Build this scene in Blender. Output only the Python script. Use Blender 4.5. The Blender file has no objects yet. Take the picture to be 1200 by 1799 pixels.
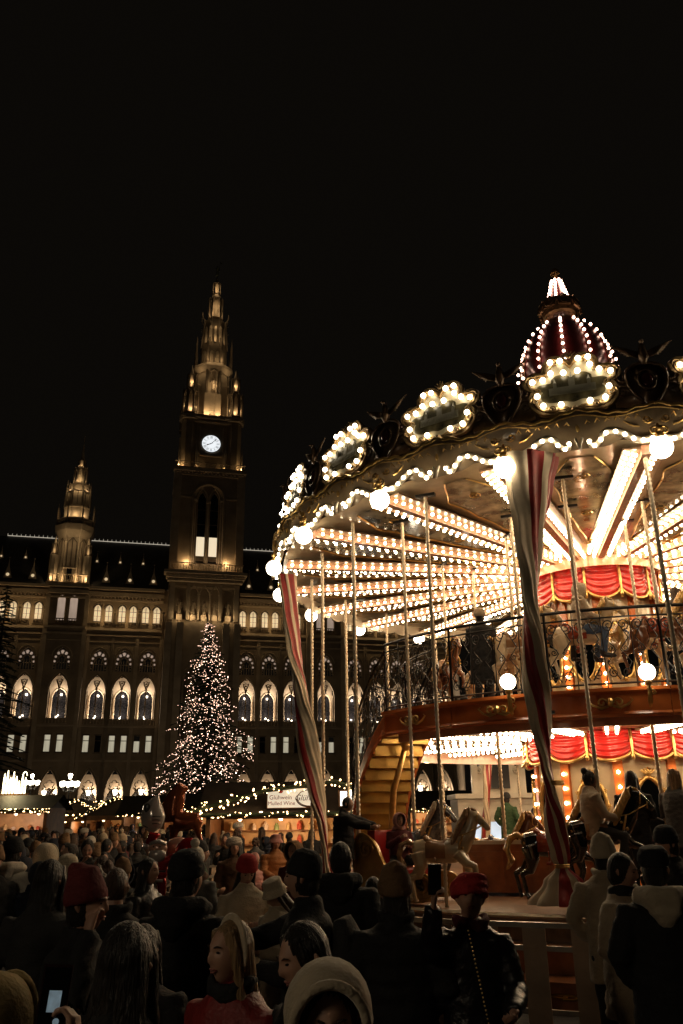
import bpy, bmesh, math, random
from math import pi, sin, cos, radians as rad
from mathutils import Vector, Matrix, noise, Euler
SC = bpy.context.scene
COL = SC.collection
random.seed(7)

# ------------------------------------------------------------ camera
cam_d = bpy.data.cameras.new('camera')
cam = bpy.data.objects.new('camera', cam_d)
COL.objects.link(cam)
cam_d.sensor_fit = 'VERTICAL'
cam_d.sensor_height = 36.0
cam_d.lens = 1446.0 / 1799.0 * 36.0
cam_d.clip_start = 0.05
cam_d.clip_end = 1500
CAM_H = 2.15
cam.matrix_world = Matrix.Translation((0, 0, CAM_H)) @ Matrix.Rotation(pi / 2 + 0.3539, 4, 'X') @ Matrix.Rotation(-0.014, 4, 'Z')
SC.camera = cam

# ------------------------------------------------------------ night sky
world = bpy.data.worlds.new('World')
SC.world = world
world.use_nodes = True
bg = world.node_tree.nodes['Background']
bg.inputs[0].default_value = (0.0032, 0.0026, 0.0019, 1)
bg.inputs[1].default_value = 1.0
SC.view_settings.view_transform = 'Standard'
SC.view_settings.look = 'None'
SC.view_settings.gamma = 1.0
SC.view_settings.exposure = 0.0
SC.cycles.max_bounces = 6
SC.cycles.diffuse_bounces = 3
SC.cycles.glossy_bounces = 3
SC.cycles.transmission_bounces = 4
SC.cycles.sample_clamp_indirect = 4.0
SC.cycles.caustics_reflective = False
SC.cycles.caustics_refractive = False
SC.cycles.use_denoising = True

# ------------------------------------------------------------ materials
MATS = {}
def mat(name, col, rough=0.6, metal=0.0, var=0.25, scale=4.0, bump=0.0, bscale=None, coat=0.0, spec=None, col2=None, sheen=0.0, stretch=None):
    """painted / stone / cloth surface: base colour broken up by noise, with fine relief"""
    if name in MATS: return MATS[name]
    m = bpy.data.materials.new(name); m.use_nodes = True
    nt = m.node_tree; N = nt.nodes; L = nt.links
    b = N['Principled BSDF']
    b.inputs['Roughness'].default_value = rough
    b.inputs['Metallic'].default_value = metal
    if coat: b.inputs['Coat Weight'].default_value = coat; b.inputs['Coat Roughness'].default_value = 0.08
    if spec is not None: b.inputs['Specular IOR Level'].default_value = spec
    if sheen: b.inputs['Sheen Weight'].default_value = sheen
    tc = N.new('ShaderNodeTexCoord')
    src = tc.outputs['Object']
    if stretch:
        mp = N.new('ShaderNodeMapping'); mp.inputs['Scale'].default_value = stretch; L.new(src, mp.inputs['Vector']); src = mp.outputs[0]
    nz = N.new('ShaderNodeTexNoise'); nz.inputs['Scale'].default_value = scale; nz.inputs['Detail'].default_value = 5
    L.new(src, nz.inputs['Vector'])
    rp = N.new('ShaderNodeValToRGB')
    c1 = tuple(max(0, v * (1 - var)) for v in col); c2 = col2 or tuple(min(1, v * (1 + var)) for v in col)
    rp.color_ramp.elements[0].color = (*c1, 1); rp.color_ramp.elements[1].color = (*c2, 1)
    rp.color_ramp.elements[0].position = 0.3; rp.color_ramp.elements[1].position = 0.7
    L.new(nz.outputs['Fac'], rp.inputs['Fac']); L.new(rp.outputs['Color'], b.inputs['Base Color'])
    if bump:
        n2 = N.new('ShaderNodeTexNoise'); n2.inputs['Scale'].default_value = bscale or scale * 6; n2.inputs['Detail'].default_value = 4
        L.new(src, n2.inputs['Vector'])
        bp = N.new('ShaderNodeBump'); bp.inputs['Strength'].default_value = bump; bp.inputs['Distance'].default_value = 0.02
        L.new(n2.outputs['Fac'], bp.inputs['Height']); L.new(bp.outputs['Normal'], b.inputs['Normal'])
    MATS[name] = m
    return m

def glow(name, col, strength, sample=True, tex=None):
    if name in MATS: return MATS[name]
    m = bpy.data.materials.new(name); m.use_nodes = True
    nt = m.node_tree; N = nt.nodes; L = nt.links
    b = N['Principled BSDF']
    b.inputs['Base Color'].default_value = (0.5, 0.5, 0.5, 1); b.inputs['Roughness'].default_value = 0.3
    b.inputs['Emission Color'].default_value = (*col, 1); b.inputs['Emission Strength'].default_value = strength
    if tex:      # uneven curtains / lit rooms behind the glass
        tc = N.new('ShaderNodeTexCoord'); nz = N.new('ShaderNodeTexNoise'); mp = N.new('ShaderNodeMapping')
        mp.inputs['Scale'].default_value = tex; L.new(tc.outputs['Object'], mp.inputs['Vector']); L.new(mp.outputs[0], nz.inputs['Vector'])
        nz.inputs['Scale'].default_value = 1.0; nz.inputs['Detail'].default_value = 3
        rp = N.new('ShaderNodeMapRange'); rp.inputs['From Min'].default_value = 0.25; rp.inputs['From Max'].default_value = 0.75
        rp.inputs['To Min'].default_value = strength * 0.45; rp.inputs['To Max'].default_value = strength * 1.3
        L.new(nz.outputs['Fac'], rp.inputs['Value']); L.new(rp.outputs[0], b.inputs['Emission Strength'])
    if not sample: m.cycles.emission_sampling = 'NONE'
    MATS[name] = m
    return m

# ------------------------------------------------------------ mesh builder
class MB:
    def __init__(s): s.v = []; s.f = []; s.mi = []; s.cur = 0
    def add(s, vs, fs, M=None):
        o = len(s.v)
        s.v += [tuple(M @ Vector(p)) for p in vs] if M else [tuple(p) for p in vs]
        s.f += [tuple(i + o for i in f) for f in fs]; s.mi += [s.cur] * len(fs)
        return s
    def box(s, c, d, M=None, taper=1.0):
        x, y, z = [k / 2 for k in d]; t = taper
        vs = [(-x, -y, -z), (x, -y, -z), (x, y, -z), (-x, y, -z), (-x * t, -y * t, z), (x * t, -y * t, z), (x * t, y * t, z), (-x * t, y * t, z)]
        vs = [(a + c[0], b + c[1], e + c[2]) for a, b, e in vs]
        return s.add(vs, [(3, 2, 1, 0), (4, 5, 6, 7), (0, 1, 5, 4), (1, 2, 6, 5), (2, 3, 7, 6), (3, 0, 4, 7)], M)
    def tube(s, pts, r, n=6, cap=True, squash=None, M=None, up=None):
        """r: number or list; squash: (a,b) factors of the cross section"""
        pts = [Vector(p) for p in pts]; k = len(pts)
        if not isinstance(r, (list, tuple)): r = [r] * k
        vs = []; ref = None
        for i, p in enumerate(pts):
            t = (pts[min(i + 1, k - 1)] - pts[max(i - 1, 0)])
            if t.length < 1e-9: t = Vector((0, 0, 1))
            t.normalize()
            if ref is None:
                ref = Vector(up) if up else (Vector((0, 1, 0)) if abs(t.y) < .9 else Vector((1, 0, 0)))
            ref = ref - t * ref.dot(t)
            if ref.length < 1e-6: ref = t.orthogonal()
            ref.normalize(); b = t.cross(ref)
            ri = r[i]; ra, rb = (ri if isinstance(ri, (tuple, list)) else (ri, ri))
            if squash: ra, rb = ra * squash[0], rb * squash[1]
            for j in range(n):
                a = 2 * pi * j / n
                vs.append(p + ref * (cos(a) * rb) + b * (sin(a) * ra))
        fs = [(i * n + j, i * n + (j + 1) % n, (i + 1) * n + (j + 1) % n, (i + 1) * n + j) for i in range(k - 1) for j in range(n)]
        if cap: fs += [tuple(range(n))[::-1], tuple((k - 1) * n + j for j in range(n))]
        return s.add(vs, fs, M)
    def lathe(s, prof, n=16, c=(0, 0, 0), a0=0.0, a1=2 * pi, M=None, closed_prof=False):
        full = abs(a1 - a0 - 2 * pi) < 1e-6
        m = n if full else n + 1; k = len(prof); vs = []
        for j in range(m):
            a = a0 + (a1 - a0) * j / n
            for r, z in prof: vs.append((c[0] + r * cos(a), c[1] + r * sin(a), c[2] + z))
        fs = []
        kk = k if closed_prof else k - 1
        for j in range(n):
            j2 = (j + 1) % m
            for i in range(kk):
                i2 = (i + 1) % k
                fs.append((j * k + i, j2 * k + i, j2 * k + i2, j * k + i2))
        if closed_prof and not full:
            fs += [tuple(range(k)), tuple((m - 1) * k + i for i in range(k))[::-1]]
        return s.add(vs, fs, M)
    def ball(s, c, r, n=10, m=7, M=None):
        if not isinstance(r, (tuple, list)): r = (r, r, r)
        vs = [(c[0], c[1], c[2] - r[2])]
        for i in range(1, m):
            ph = -pi / 2 + pi * i / m
            for j in range(n):
                a = 2 * pi * j / n; vs.append((c[0] + r[0] * cos(ph) * cos(a), c[1] + r[1] * cos(ph) * sin(a), c[2] + r[2] * sin(ph)))
        vs.append((c[0], c[1], c[2] + r[2])); fs = []
        for j in range(n): fs.append((0, 1 + (j + 1) % n, 1 + j))
        for i in range(m - 2):
            for j in range(n):
                a = 1 + i * n + j; b = 1 + i * n + (j + 1) % n; fs.append((a, b, b + n, a + n))
        t = len(vs) - 1; o = 1 + (m - 2) * n
        for j in range(n): fs.append((o + j, o + (j + 1) % n, t))
        return s.add(vs, fs, M)
    def prism(s, poly, y0, y1, M=None):
        """poly in (x,z); extruded from y0 (front) to y1"""
        k = len(poly)
        vs = [(x, y0, z) for x, z in poly] + [(x, y1, z) for x, z in poly]
        fs = [tuple(range(k)), tuple(range(k, 2 * k))[::-1]] + [(i, k + i, k + (i + 1) % k, (i + 1) % k) for i in range(k)]
        return s.add(vs, fs, M)
    def quad(s, a, b, c, d): return s.add([a, b, c, d], [(0, 1, 2, 3)])
    def mesh(s, name, mats, smooth=False):
        me = bpy.data.meshes.new(name); me.from_pydata(s.v, [], s.f)
        if not isinstance(mats, (list, tuple)): mats = [mats]
        for m in mats: me.materials.append(m)
        if len(mats) > 1: me.polygons.foreach_set('material_index', s.mi)
        if smooth: me.polygons.foreach_set('use_smooth', [True] * len(me.polygons))
        me.update(); return me
    def build(s, name, mats, parent=None, smooth=False, loc=None, rz=0.0, **kw):
        return obj(name, s.mesh(name, mats, smooth), parent, loc, rz, **kw)

def obj(name, data, parent=None, loc=None, rz=0.0, label=None, cat=None, group=None, kind=None, M=None):
    o = bpy.data.objects.new(name, data); COL.objects.link(o)
    if parent: o.parent = parent
    if M is not None: o.matrix_local = M
    else:
        if loc: o.location = loc
        if rz: o.rotation_euler.z = rz
    tag(o, label, cat, group, kind); return o
def tag(o, label=None, cat=None, group=None, kind=None):
    for k, v in (('label', label), ('category', cat), ('group', group), ('kind', kind)):
        if v: o[k] = v
    return o
def thing(name, label, cat, loc=(0, 0, 0), rz=0.0, group=None, M=None):
    return obj(name, None, None, loc, rz, label, cat, group, M=M)
def lamp(name, kind, loc, power, col=(1, .72, .42), r=0.1, parent=None):
    d = bpy.data.lights.new(name, kind); d.energy = power; d.color = col; d.shadow_soft_size = r
    return obj(name, d, parent, loc)
def copy_tree(o, parent=None, **kw):
    c = o.copy(); COL.objects.link(c); c.parent = parent
    for ch in o.children: copy_tree(ch, c)
    for k in ('loc', 'rz', 'scale'):
        if k in kw:
            if k == 'loc': c.location = kw[k]
            elif k == 'rz': c.rotation_euler = (0, 0, kw[k])
            else: c.scale = kw[k]
    for k in ('label', 'group'):
        if k in kw: c[k] = kw[k]
    return c

# remesh: several overlapping shapes grown into ONE continuous surface
TMP = bpy.data.scenes.new('tmp')
def fuse(mb, voxel, smooth=2, mats=None, name='body', disp=0.0, dscale=6.0):
    me = mb.mesh(name, []); o = bpy.data.objects.new('tmpo', me); TMP.collection.objects.link(o)
    r = o.modifiers.new('r', 'REMESH'); r.mode = 'VOXEL'; r.voxel_size = voxel
    if smooth:
        s = o.modifiers.new('s', 'SMOOTH'); s.iterations = smooth; s.factor = 0.5
    vl = TMP.view_layers[0]; vl.update()
    dg = vl.depsgraph
    out = bpy.data.meshes.new_from_object(o.evaluated_get(dg)); out.name = name
    bpy.data.objects.remove(o); bpy.data.meshes.remove(me)
    if disp:
        n = len(out.vertices); nor = [v.normal.copy() for v in out.vertices]
        for v, nn in zip(out.vertices, nor):
            p = v.co
            q = noise.noise(Vector((p.x * dscale, p.y * dscale, p.z * dscale * 1.6))) + .5 * noise.noise(p * dscale * 2.7)
            v.co = p + nn * (q * disp)
    out.materials.clear()
    for m in (mats if isinstance(mats, (list, tuple)) else [mats]): out.materials.append(m)
    out.polygons.foreach_set('use_smooth', [True] * len(out.polygons)); out.update()
    return out

def pol(R, a, z, C=(0, 0)):
    return (C[0] + R * cos(rad(a)), C[1] + R * sin(rad(a)), z)
def spiral(cx, cz, r0, r1, a0, a1, n=14):
    return [(cx + (r0 + (r1 - r0) * i / n) * cos(a0 + (a1 - a0) * i / n), cz + (r0 + (r1 - r0) * i / n) * sin(a0 + (a1 - a0) * i / n)) for i in range(n + 1)]
def arch(w, h, spring, n=8, x0=0.0, z0=0.0):
    """pointed arch outline, closed, ccw from bottom left; w width, h total, spring height"""
    hw = w / 2; rise = h - spring; R = (hw * hw + rise * rise) / (2 * hw)
    a_top = math.atan2(rise, R - hw)
    pts = [(-hw, 0), (hw, 0)]
    pts += [(hw - R + R * cos(a_top * i / n), spring + R * sin(a_top * i / n)) for i in range(n + 1)]
    pts += [(-(hw - R + R * cos(a_top * i / n)), spring + R * sin(a_top * i / n)) for i in range(n - 1, -1, -1)]
    return [(x + x0, z + z0) for x, z in pts]
# ============================================================ GROUND
m_ground = mat('dark_paving', (0.03, 0.027, 0.024), 0.75, var=0.35, scale=0.6, bump=0.5, bscale=14)
g = MB()
for i in range(12):
    for j in range(12):
        x, y = -300 + i * 50, -40 + j * 40
        g.quad((x, y, 0), (x + 50, y, 0), (x + 50, y + 40, 0), (x, y + 40, 0))
g.build('ground', m_ground, kind='structure')

# ============================================================ TOWN HALL
HALL_O = Vector((-26.5, 150.0, 0.0)); HALL_A = 0.245
HM = Matrix.Translation(HALL_O) @ Matrix.Rotation(HALL_A, 4, 'Z')
stone = mat('hall_stone', (0.30, 0.235, 0.165), 0.85, var=0.3, scale=0.35, bump=0.4, bscale=2.5)
stone_l = mat('hall_trim_stone', (0.42, 0.34, 0.25), 0.8, var=0.2, scale=0.6, bump=0.3, bscale=4)
stone_d = mat('hall_dark_shade_stone', (0.15, 0.115, 0.08), 0.85, var=0.3, scale=0.6)  # dark stone; also carries painted shade on arcade frames and spires
slate = mat('roof_slate', (0.03, 0.028, 0.027), 0.6, var=0.4, scale=0.8)
gl_dark = mat('dark_glass', (0.01, 0.01, 0.012), 0.08, var=0.5, spec=0.4)
lit_warm = glow('lit_window_warm', (1.0, 0.74, 0.42), 0.75, tex=(0.35, 0.35, 0.5))
lit_white = glow('lit_window_white', (0.95, 0.86, 0.62), 0.5, tex=(0.9, 0.9, 0.22))
lit_dim = glow('lit_window_dim', (0.9, 0.66, 0.5), 0.42, tex=(0.5, 0.5, 0.2))
lead = mat('window_lead', (0.03, 0.025, 0.02), 0.6)
iron_h = mat('hall_lamp_iron', (0.03, 0.025, 0.02), 0.5)
lamp_glow = glow('lamp_glass_glow', (1, .84, .6), 9.0)

hall = obj('town_hall', None, None, M=HM,
           label='floodlit gothic town hall with clock tower and arcaded facade behind the market', cat='town hall')

def ray_poly(c, a, poly):
    dx, dz = cos(a), sin(a); best = None; k = len(poly)
    for i in range(k):
        x1, z1 = poly[i]; x2, z2 = poly[(i + 1) % k]
        ex, ez = x2 - x1, z2 - z1; d = dx * ez - dz * ex
        if abs(d) < 1e-12: continue
        t = ((x1 - c[0]) * ez - (z1 - c[1]) * ex) / d
        u = ((x1 - c[0]) * dz - (z1 - c[1]) * dx) / d
        if t > 1e-9 and -1e-6 <= u <= 1 + 1e-6 and (best is None or t < best): best = t
    return (c[0] + dx * best, c[1] + dz * best)

def holed(mb, rect, hole, y0=0.0, depth=0.8, mold=0.0):
    """wall piece: rectangle (u0,z0,u1,z1) with an opening, reveals going inward (+y)"""
    u0, z0, u1, z1 = rect
    c = ((min(p[0] for p in hole) + max(p[0] for p in hole)) / 2, (min(p[1] for p in hole) + max(p[1] for p in hole)) / 2)
    R = [(u0, z0), (u1, z0), (u1, z1), (u0, z1)]
    ang = sorted([math.atan2(p[1] - c[1], p[0] - c[0]) for p in hole] + [math.atan2(p[1] - c[1], p[0] - c[0]) for p in R])
    ang = [a for i, a in enumerate(ang) if i == 0 or a - ang[i - 1] > 1e-5]
    o = [ray_poly(c, a, R) for a in ang]; h = [ray_poly(c, a, hole) for a in ang]; k = len(ang)
    vs = [(x, y0, z) for x, z in o] + [(x, y0, z) for x, z in h] + [(x, y0 + depth, z) for x, z in h]
    fs = []
    for i in range(k):
        j = (i + 1) % k
        fs.append((i, j, k + j, k + i)); fs.append((k + i, k + j, 2 * k + j, 2 * k + i))
    mb.add(vs, fs)
    if mold:   # raised moulding round the opening
        path = [(x, y0 - .02, z) for x, z in hole[1:]] + [(hole[0][0], y0 - .02, hole[0][1])]
        mb.tube(path, mold, 5)
def pane(mb, poly, y): mb.add([(x, y, z) for x, z in poly], [tuple(range(len(poly)))])

# shared window meshes ------------------------------------------------
def mesh_of(fn, name, mats, smooth=False):
    b = MB(); fn(b); return b.mesh(name, mats, smooth)
def f_midframe(b):      # big first-floor arch: light inner vault, column and tracery Y
    W, Hh = 3.35, 7.5
    for dx in (-1, 1):
        b.prism([(dx * (W / 2), 0), (dx * (W / 2 - .3), 0), (dx * (W / 2 - .3), 4.3), (dx * W / 2, 4.6)][::dx], .5, .8)
    b.tube([(0, .55, 0), (0, .55, 5.0)], .11, 7)
    b.box((0, .55, 5.1), (.42, .42, .22)); b.box((0, .55, .1), (.4, .4, .2))
    for dx in (-1, 1):
        b.tube([(0, .55, 5.1), (dx * .25, .55, 5.9), (dx * .5, .55, 6.6)], .13, 6)
        b.tube([(dx * (W / 2 - .15), .55, 0), (dx * (W / 2 - .15), .55, 4.8)], .11, 6)
    b.tube([(x, .55, z) for x, z in spiral(0, 6.2, .42, .42, 0, 2 * pi, 12)], .1, 5)
    b.box((0, .5, 6.2), (.34, .06, .34))
def f_midvault(b):      # pale back arches of the arcade
    W = 3.35
    outer = arch(W, 7.5, 4.3, 8); inner = arch(2.5, 5.3, 3.6, 8, .1)
    holed(b, (-W / 2, 0, W / 2, 7.5), [(x, z) for x, z in inner], 2.2, .3)
    b.tube([(x, 2.15, z) for x, z in inner[1:]] + [(inner[0][0], 2.15, inner[0][1])], .12, 5)
    b.quad((-W / 2, .8, 0), (-W / 2, 2.2, 0), (-W / 2, 2.2, 5), (-W / 2, .8, 4.5))
    b.quad((W / 2, 2.2, 0), (W / 2, .8, 0), (W / 2, .8, 4.5), (W / 2, 2.2, 5))
def f_tracery(b):       # bubbly gothic tracery lights above the arcade
    for cx, cz, r in ((0, 3.1, .42), (-.62, 2.85, .36), (.62, 2.85, .36), (-1.05, 2.2, .3), (1.05, 2.2, .3), (-1.18, 1.4, .28), (1.18, 1.4, .28), (-1.2, .6, .25), (1.2, .6, .25)):
        b.tube([(x, .3, z) for x, z in spiral(cx, cz, r, r, 0, 2 * pi, 12)], .1, 5)
    b.tube([(-.95, .3, 0), (-.85, .3, 1.4), (-.5, .3, 2.2), (0, .3, 2.6), (.5, .3, 2.2), (.85, .3, 1.4), (.95, .3, 0)], .12, 5)
    for dx in (-.45, 0, .45): b.tube([(dx, .4, 0), (dx, .4, 1.9)], .07, 5)
    b.tube([(-.9, .4, 1.2), (.9, .4, 1.2)], .07, 5)
def f_tracery_pane(b):
    for cx, cz, r in ((0, 3.1, .36), (-.62, 2.85, .3), (.62, 2.85, .3), (-1.05, 2.2, .26), (1.05, 2.2, .26), (-1.18, 1.4, .24), (1.18, 1.4, .24)):
        b.add([(x, .62, z) for x, z in spiral(cx, cz, r, r, 0, 2 * pi * .917, 11)], [tuple(range(12))])
def f_groundframe(b):
    b.tube([(0, .7, 0), (0, .7, 5.4)], .13, 6)
    for dx in (-1, 1):
        b.tube([(0, .7, 5.4), (dx * .3, .7, 6.3), (dx * 1.0, .7, 7.2)], .14, 6)
        b.tube([(dx * 1.35, .7, 0), (dx * 1.35, .7, 4.8), (dx * .75, .7, 6.3), (0, .7, 7)], .12, 6)
    for k in range(5):
        a = pi / 2 + 2 * pi * k / 5
        b.tube([(x, .7, z) for x, z in spiral(.5 * cos(a), 7.55 + .5 * sin(a), .34, .34, a - 1.9, a + 1.9, 8)], .09, 5)
    b.tube([(-1.4, .7, 3.2), (1.4, .7, 3.2)], .1, 5)
def f_groundvault(b):
    W = 3.1
    inner = arch(2.9, 7.3, 4.6, 8)
    holed(b, (-1.7, 0, 1.7, 9.4), inner, 1.9, .3)
def f_balustrade(b, w=3.8, h=.95, n=7):
    b.box((0, 0, h), (w, .3, .14)); b.box((0, 0, .06), (w, .3, .12))
    for i in range(n):
        x = -w / 2 + w * (i + .5) / n
        b.tube([(x, 0, .1), (x, 0, h * .45), (x, 0, h * .9)], [.07, .12, .06], 5)
m_midframe = mesh_of(f_midframe, 'window_frame', stone_d); m_midvault = mesh_of(f_midvault, 'vault', stone_l)  # backlit shade put into the arcade frame colour, tracery reads as silhouette
m_trac = mesh_of(f_tracery, 'tracery', stone_l); m_tracp = mesh_of(f_tracery_pane, 'pane', lit_dim)
m_gframe = mesh_of(f_groundframe, 'window_frame', stone_l); m_gvault = mesh_of(f_groundvault, 'vault', stone_l)
m_bal = mesh_of(f_balustrade, 'balustrade', stone_l)
b = MB(); pane(b, arch(2.5, 5.3, 3.6, 8, .1), 2.45); m_midpane = b.mesh('pane', gl_dark)
b = MB(); pane(b, arch(2.9, 7.3, 4.6, 8), 2.15); m_gpane = b.mesh('pane', gl_dark)
b = MB()
for dx in (-.62, .62): pane(b, [(dx - .4, 1.0), (dx + .4, 1.0), (dx + .4, 1.9), (dx - .4, 1.9)], 2.1)
m_gfan = b.mesh('lit_room', glow('room_glow_low', (1, .75, .4), .3))
# belvedere window
bel = arch(1.15, 3.1, 2.3, 6)
b = MB(); pane(b, bel, .35); m_belp = b.mesh('pane', lit_warm)
b = MB(); b.tube([(0, .3, 0), (0, .3, 2.9)], .045, 4); b.tube([(-.55, .3, 2.0), (.55, .3, 2.0)], .045, 4); b.tube([(-.55, .3, 1.0), (.55, .3, 1.0)], .025, 4)
b.tube([(x * 1.3, -.05, z + .1) for x, z in arch(1.15, 3.1, 2.3, 6)[2:]], .09, 5)
m_belf = b.mesh('window_frame', lead)
b = MB(); f_balustrade(b, 1.5, .85, 3); m_bals = b.mesh('balustrade', stone_d)
# office window
b = MB(); pane(b, [(-.5, 0), (.5, 0), (.5, 2.8), (-.5, 2.8)], .3); m_offp = [b.mesh('pane', x) for x in (lit_white, gl_dark)]
b = MB(); pane(b, [(-.5, 0), (.5, 0), (.5, 1.9), (-.5, 1.9)], .3); m_offs = b.mesh('pane', lit_white)
b = MB(); b.box((0, .25, 1.95), (1.0, .08, .12)); b.box((0, .25, .04), (1.04, .1, .1))
for dx in (-.5, .5): b.box((dx, .25, 1.4), (.08, .08, 2.8))
b.box((0, -.08, -.1), (1.3, .3, .16)); b.box((0, -.06, 2.92), (1.3, .2, .14))
m_offf = b.mesh('window_frame', stone_d)

wall = MB(); trim = MB()
def hpart(name, me, parent, loc): return obj(name, me, parent, loc)
BAYS = [-17.4, -13.1, -8.9, 8.9, 13.1, 17.4]
for s in (-1, 1):
    for k in range(5): BAYS.append(s * (29.5 + 4.25 * k))
PAV = [-23.6, 23.6]
hw = 2.15
rng = random.Random(3)
for u in sorted(BAYS + PAV):
    pav = u in PAV
    w = 3.35 if pav else hw
    fr = -.9 if pav else 0.0                # pavilions stand proud
    # walls, storey by storey, with real openings
    holed(wall, (u - w, 0, u + w, 11.5), arch(3.3, 10.2, 6.0, 8, u), fr, 1.0, .16)
    for dx in (-1.0, 1.0):
        x0, x1 = (u - w, u) if dx < 0 else (u, u + w)
        holed(wall, (x0, 11.5, x1, 17.3), [(u + dx - .5, 12.9), (u + dx + .5, 12.9), (u + dx + .5, 15.7), (u + dx - .5, 15.7)], fr, .4)
    holed(wall, (u - w, 17.3, u + w, 26.4), arch(3.35, 7.6, 4.4, 8, u, 18.5), fr, .8, .14)
    holed(wall, (u - w, 26.4, u + w, 33.2), arch(2.9, 3.9, 1.6, 8, u, 26.75), fr, .8, .12)
    gf = hpart('window', m_gframe, hall, (u, fr, 0)); hpart('pane', m_gpane, gf, (0, 0, 0)); hpart('vault', m_gvault, gf, (0, 0, 0))
    if rng.random() < .8: hpart('lit_room', m_gfan, gf, (0, 0, 0))
    lamp('loggia_lamp', 'POINT', (u + .6, fr + 1.3, 6.4), 300, (1, .8, .58), .15, hall)
    mf = hpart('window', m_midframe, hall, (u, fr, 18.5)); hpart('pane', m_midpane, mf, (0, 0, 0)); hpart('vault', m_midvault, mf, (0, 0, 0))
    hpart('balustrade', m_bal, hall, (u, fr - .25, 17.45))
    b = MB(); b.ball((0, 0, 0), .13, 8, 5); fl = b.build('floor_lamp', lamp_glow, mf, loc=(0, .2, .15))
    lamp('arcade_lamp', 'POINT', (u, fr + 1.3, 19.3), 330, (1, .8, .58), .12, hall)
    lamp('pendant_lamp', 'POINT', (u + .25, fr + 1.25, 22.9), 360 if not pav else 300, (1, .82, .62), .2, hall)
    tr = hpart('window', m_trac, hall, (u, fr, 26.75)); hpart('pane', m_tracp, tr, (0, 0, 0))
    for dx in (-1.0, 1.0):
        of = hpart('window', m_offf, hall, (u + dx, fr, 12.9))
        q = rng.random(); far = abs(u) > 30
        if u == -17.4 and dx > 0: q = .95
        hpart('pane', m_offs if q < .3 else (m_offp[1] if (q > .88 or (far and q > .6)) else m_offp[0]), of, (0, 0, 0))
    if pav:
        for dx in (-1.05, 1.05):
            x0, x1 = (u - w, u) if dx < 0 else (u, u + w)
            A = arch(1.35, 4.6, 3.7, 7, u + dx, 35.4)
            holed(wall, (x0, 33.2, x1, 41.8), A, fr, .5)
            b = MB(); pane(b, arch(1.35, 4.6, 3.7, 7), .45); hh = b.mesh('pane', lit_dim)
            b2 = MB(); b2.tube([(x, -.02, z) for x, z in arch(1.45, 4.7, 3.7, 7)[1:]], .07, 5); fo = b2.build('window', stone_l, hall, loc=(u + dx, fr, 35.4))
            hpart('pane', hh, fo, (0, 0, 0)); hpart('balustrade', m_bals, fo, (0, -.2, -.6))
    else:
        for dx in (-.98, .98):
            x0, x1 = (u - w, u) if dx < 0 else (u, u + w)
            holed(wall, (x0, 33.2, x1, 41.8), arch(1.15, 3.1, 2.3, 6, u + dx, 35.6), fr, .5)
            bf = hpart('window', m_belf, hall, (u + dx, fr, 35.6)); hpart('pane', m_belp, bf, (0, 0, 0)); hpart('balustrade', m_bals, bf, (0, -.5, -1.0))
            trim.tube([(x * 1.15 + u + dx, fr - .04, z * 1.06 + 35.6) for x, z in arch(1.3, 3.15, 2.3, 6)[2:]], .1, 5)
        trim.box((u, fr - .2, 34.45), (4.3, .55, .25))
        lamp('balcony_lamp', 'POINT', (u, fr - 1.9, 36.4), 110, (1, .66, .3), .1, hall)
        b = MB(); b.tube([(0, 0, 0), (0, 0, 2.2), (0, 0, 2.7)], [.32, .24, .02], 8); b.ball((0, 0, 2.9), .22, 7, 5)
        b.build('statue', stone_d, hall, loc=(u + hw, fr - .55, 34.6), smooth=True)
    for (w0, z0, hh) in ((3.75, 18.3, 8.1), (3.3, 26.6, 4.35)):
        A_ = arch(w0, hh, hh * .56, 8, u, z0)[2:]
        trim.tube([(x, fr - .1, z) for x, z in A_], .09, 5)
    trim.tube([(x, fr - .1, z) for x, z in arch(3.7, 10.6, 6.0, 8, u)[2:]], .1, 5)
    # piers between the bays
    for dx in (-w, w):
        if pav: trim.box((u + dx, fr - .05, 20), (.75, .5, 40), None)
        else: trim.box((u + dx, fr - .02, 16.6), (.5, .36, 33))
# string courses and cornices
def course(z, h, d, m=trim):
    for a, bb in ((-50.5, -27.0), (-20.2, -6.8), (6.8, 20.2), (27.0, 50.5)):
        m.box(((a + bb) / 2, -d / 2, z), (bb - a, d, h))
    for u in PAV: m.box((u, -.9 - d / 2, z), (7.0, d, h))
course(11.5, .3, .22); course(17.2, .35, .4); course(33.1, .35, .35); course(34.1, .45, .7); course(31.9, .18, .18)
course(39.6, .3, .3); course(40.6, .7, .6); course(41.6, .5, 1.0)
for z0, z1 in ((0, 42),):
    for a in (-50.5, 50.5): wall.quad((a, 0, z0), (a, 14, z0), (a, 14, z1), (a, 0, z1))
for u in PAV:
    for s in (-1, 1): wall.quad((u + s * 3.35, -.9, 0), (u + s * 3.35, .6, 0), (u + s * 3.35, .6, 41.8), (u + s * 3.35, -.9, 41.8))
for s in (-1, 1):       # filler strips so the bays butt up
    for a, bb in ((6.0, 6.75), (19.55, 20.3), (26.9, 27.35)):
        wall.quad((s * a, 0, 0), (s * bb, 0, 0), (s * bb, 0, 41.8), (s * a, 0, 41.8))
for i in range(-80, 81):   # dentils under the eave
    x = i * .62
    if abs(x) > 6.9 and not 20 < abs(x) < 27.2: trim.box((x, -.42, 40.05), (.26, .4, .36))
wall.build('wall', stone, hall); trim.build('cornice', stone_l, hall)
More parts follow.
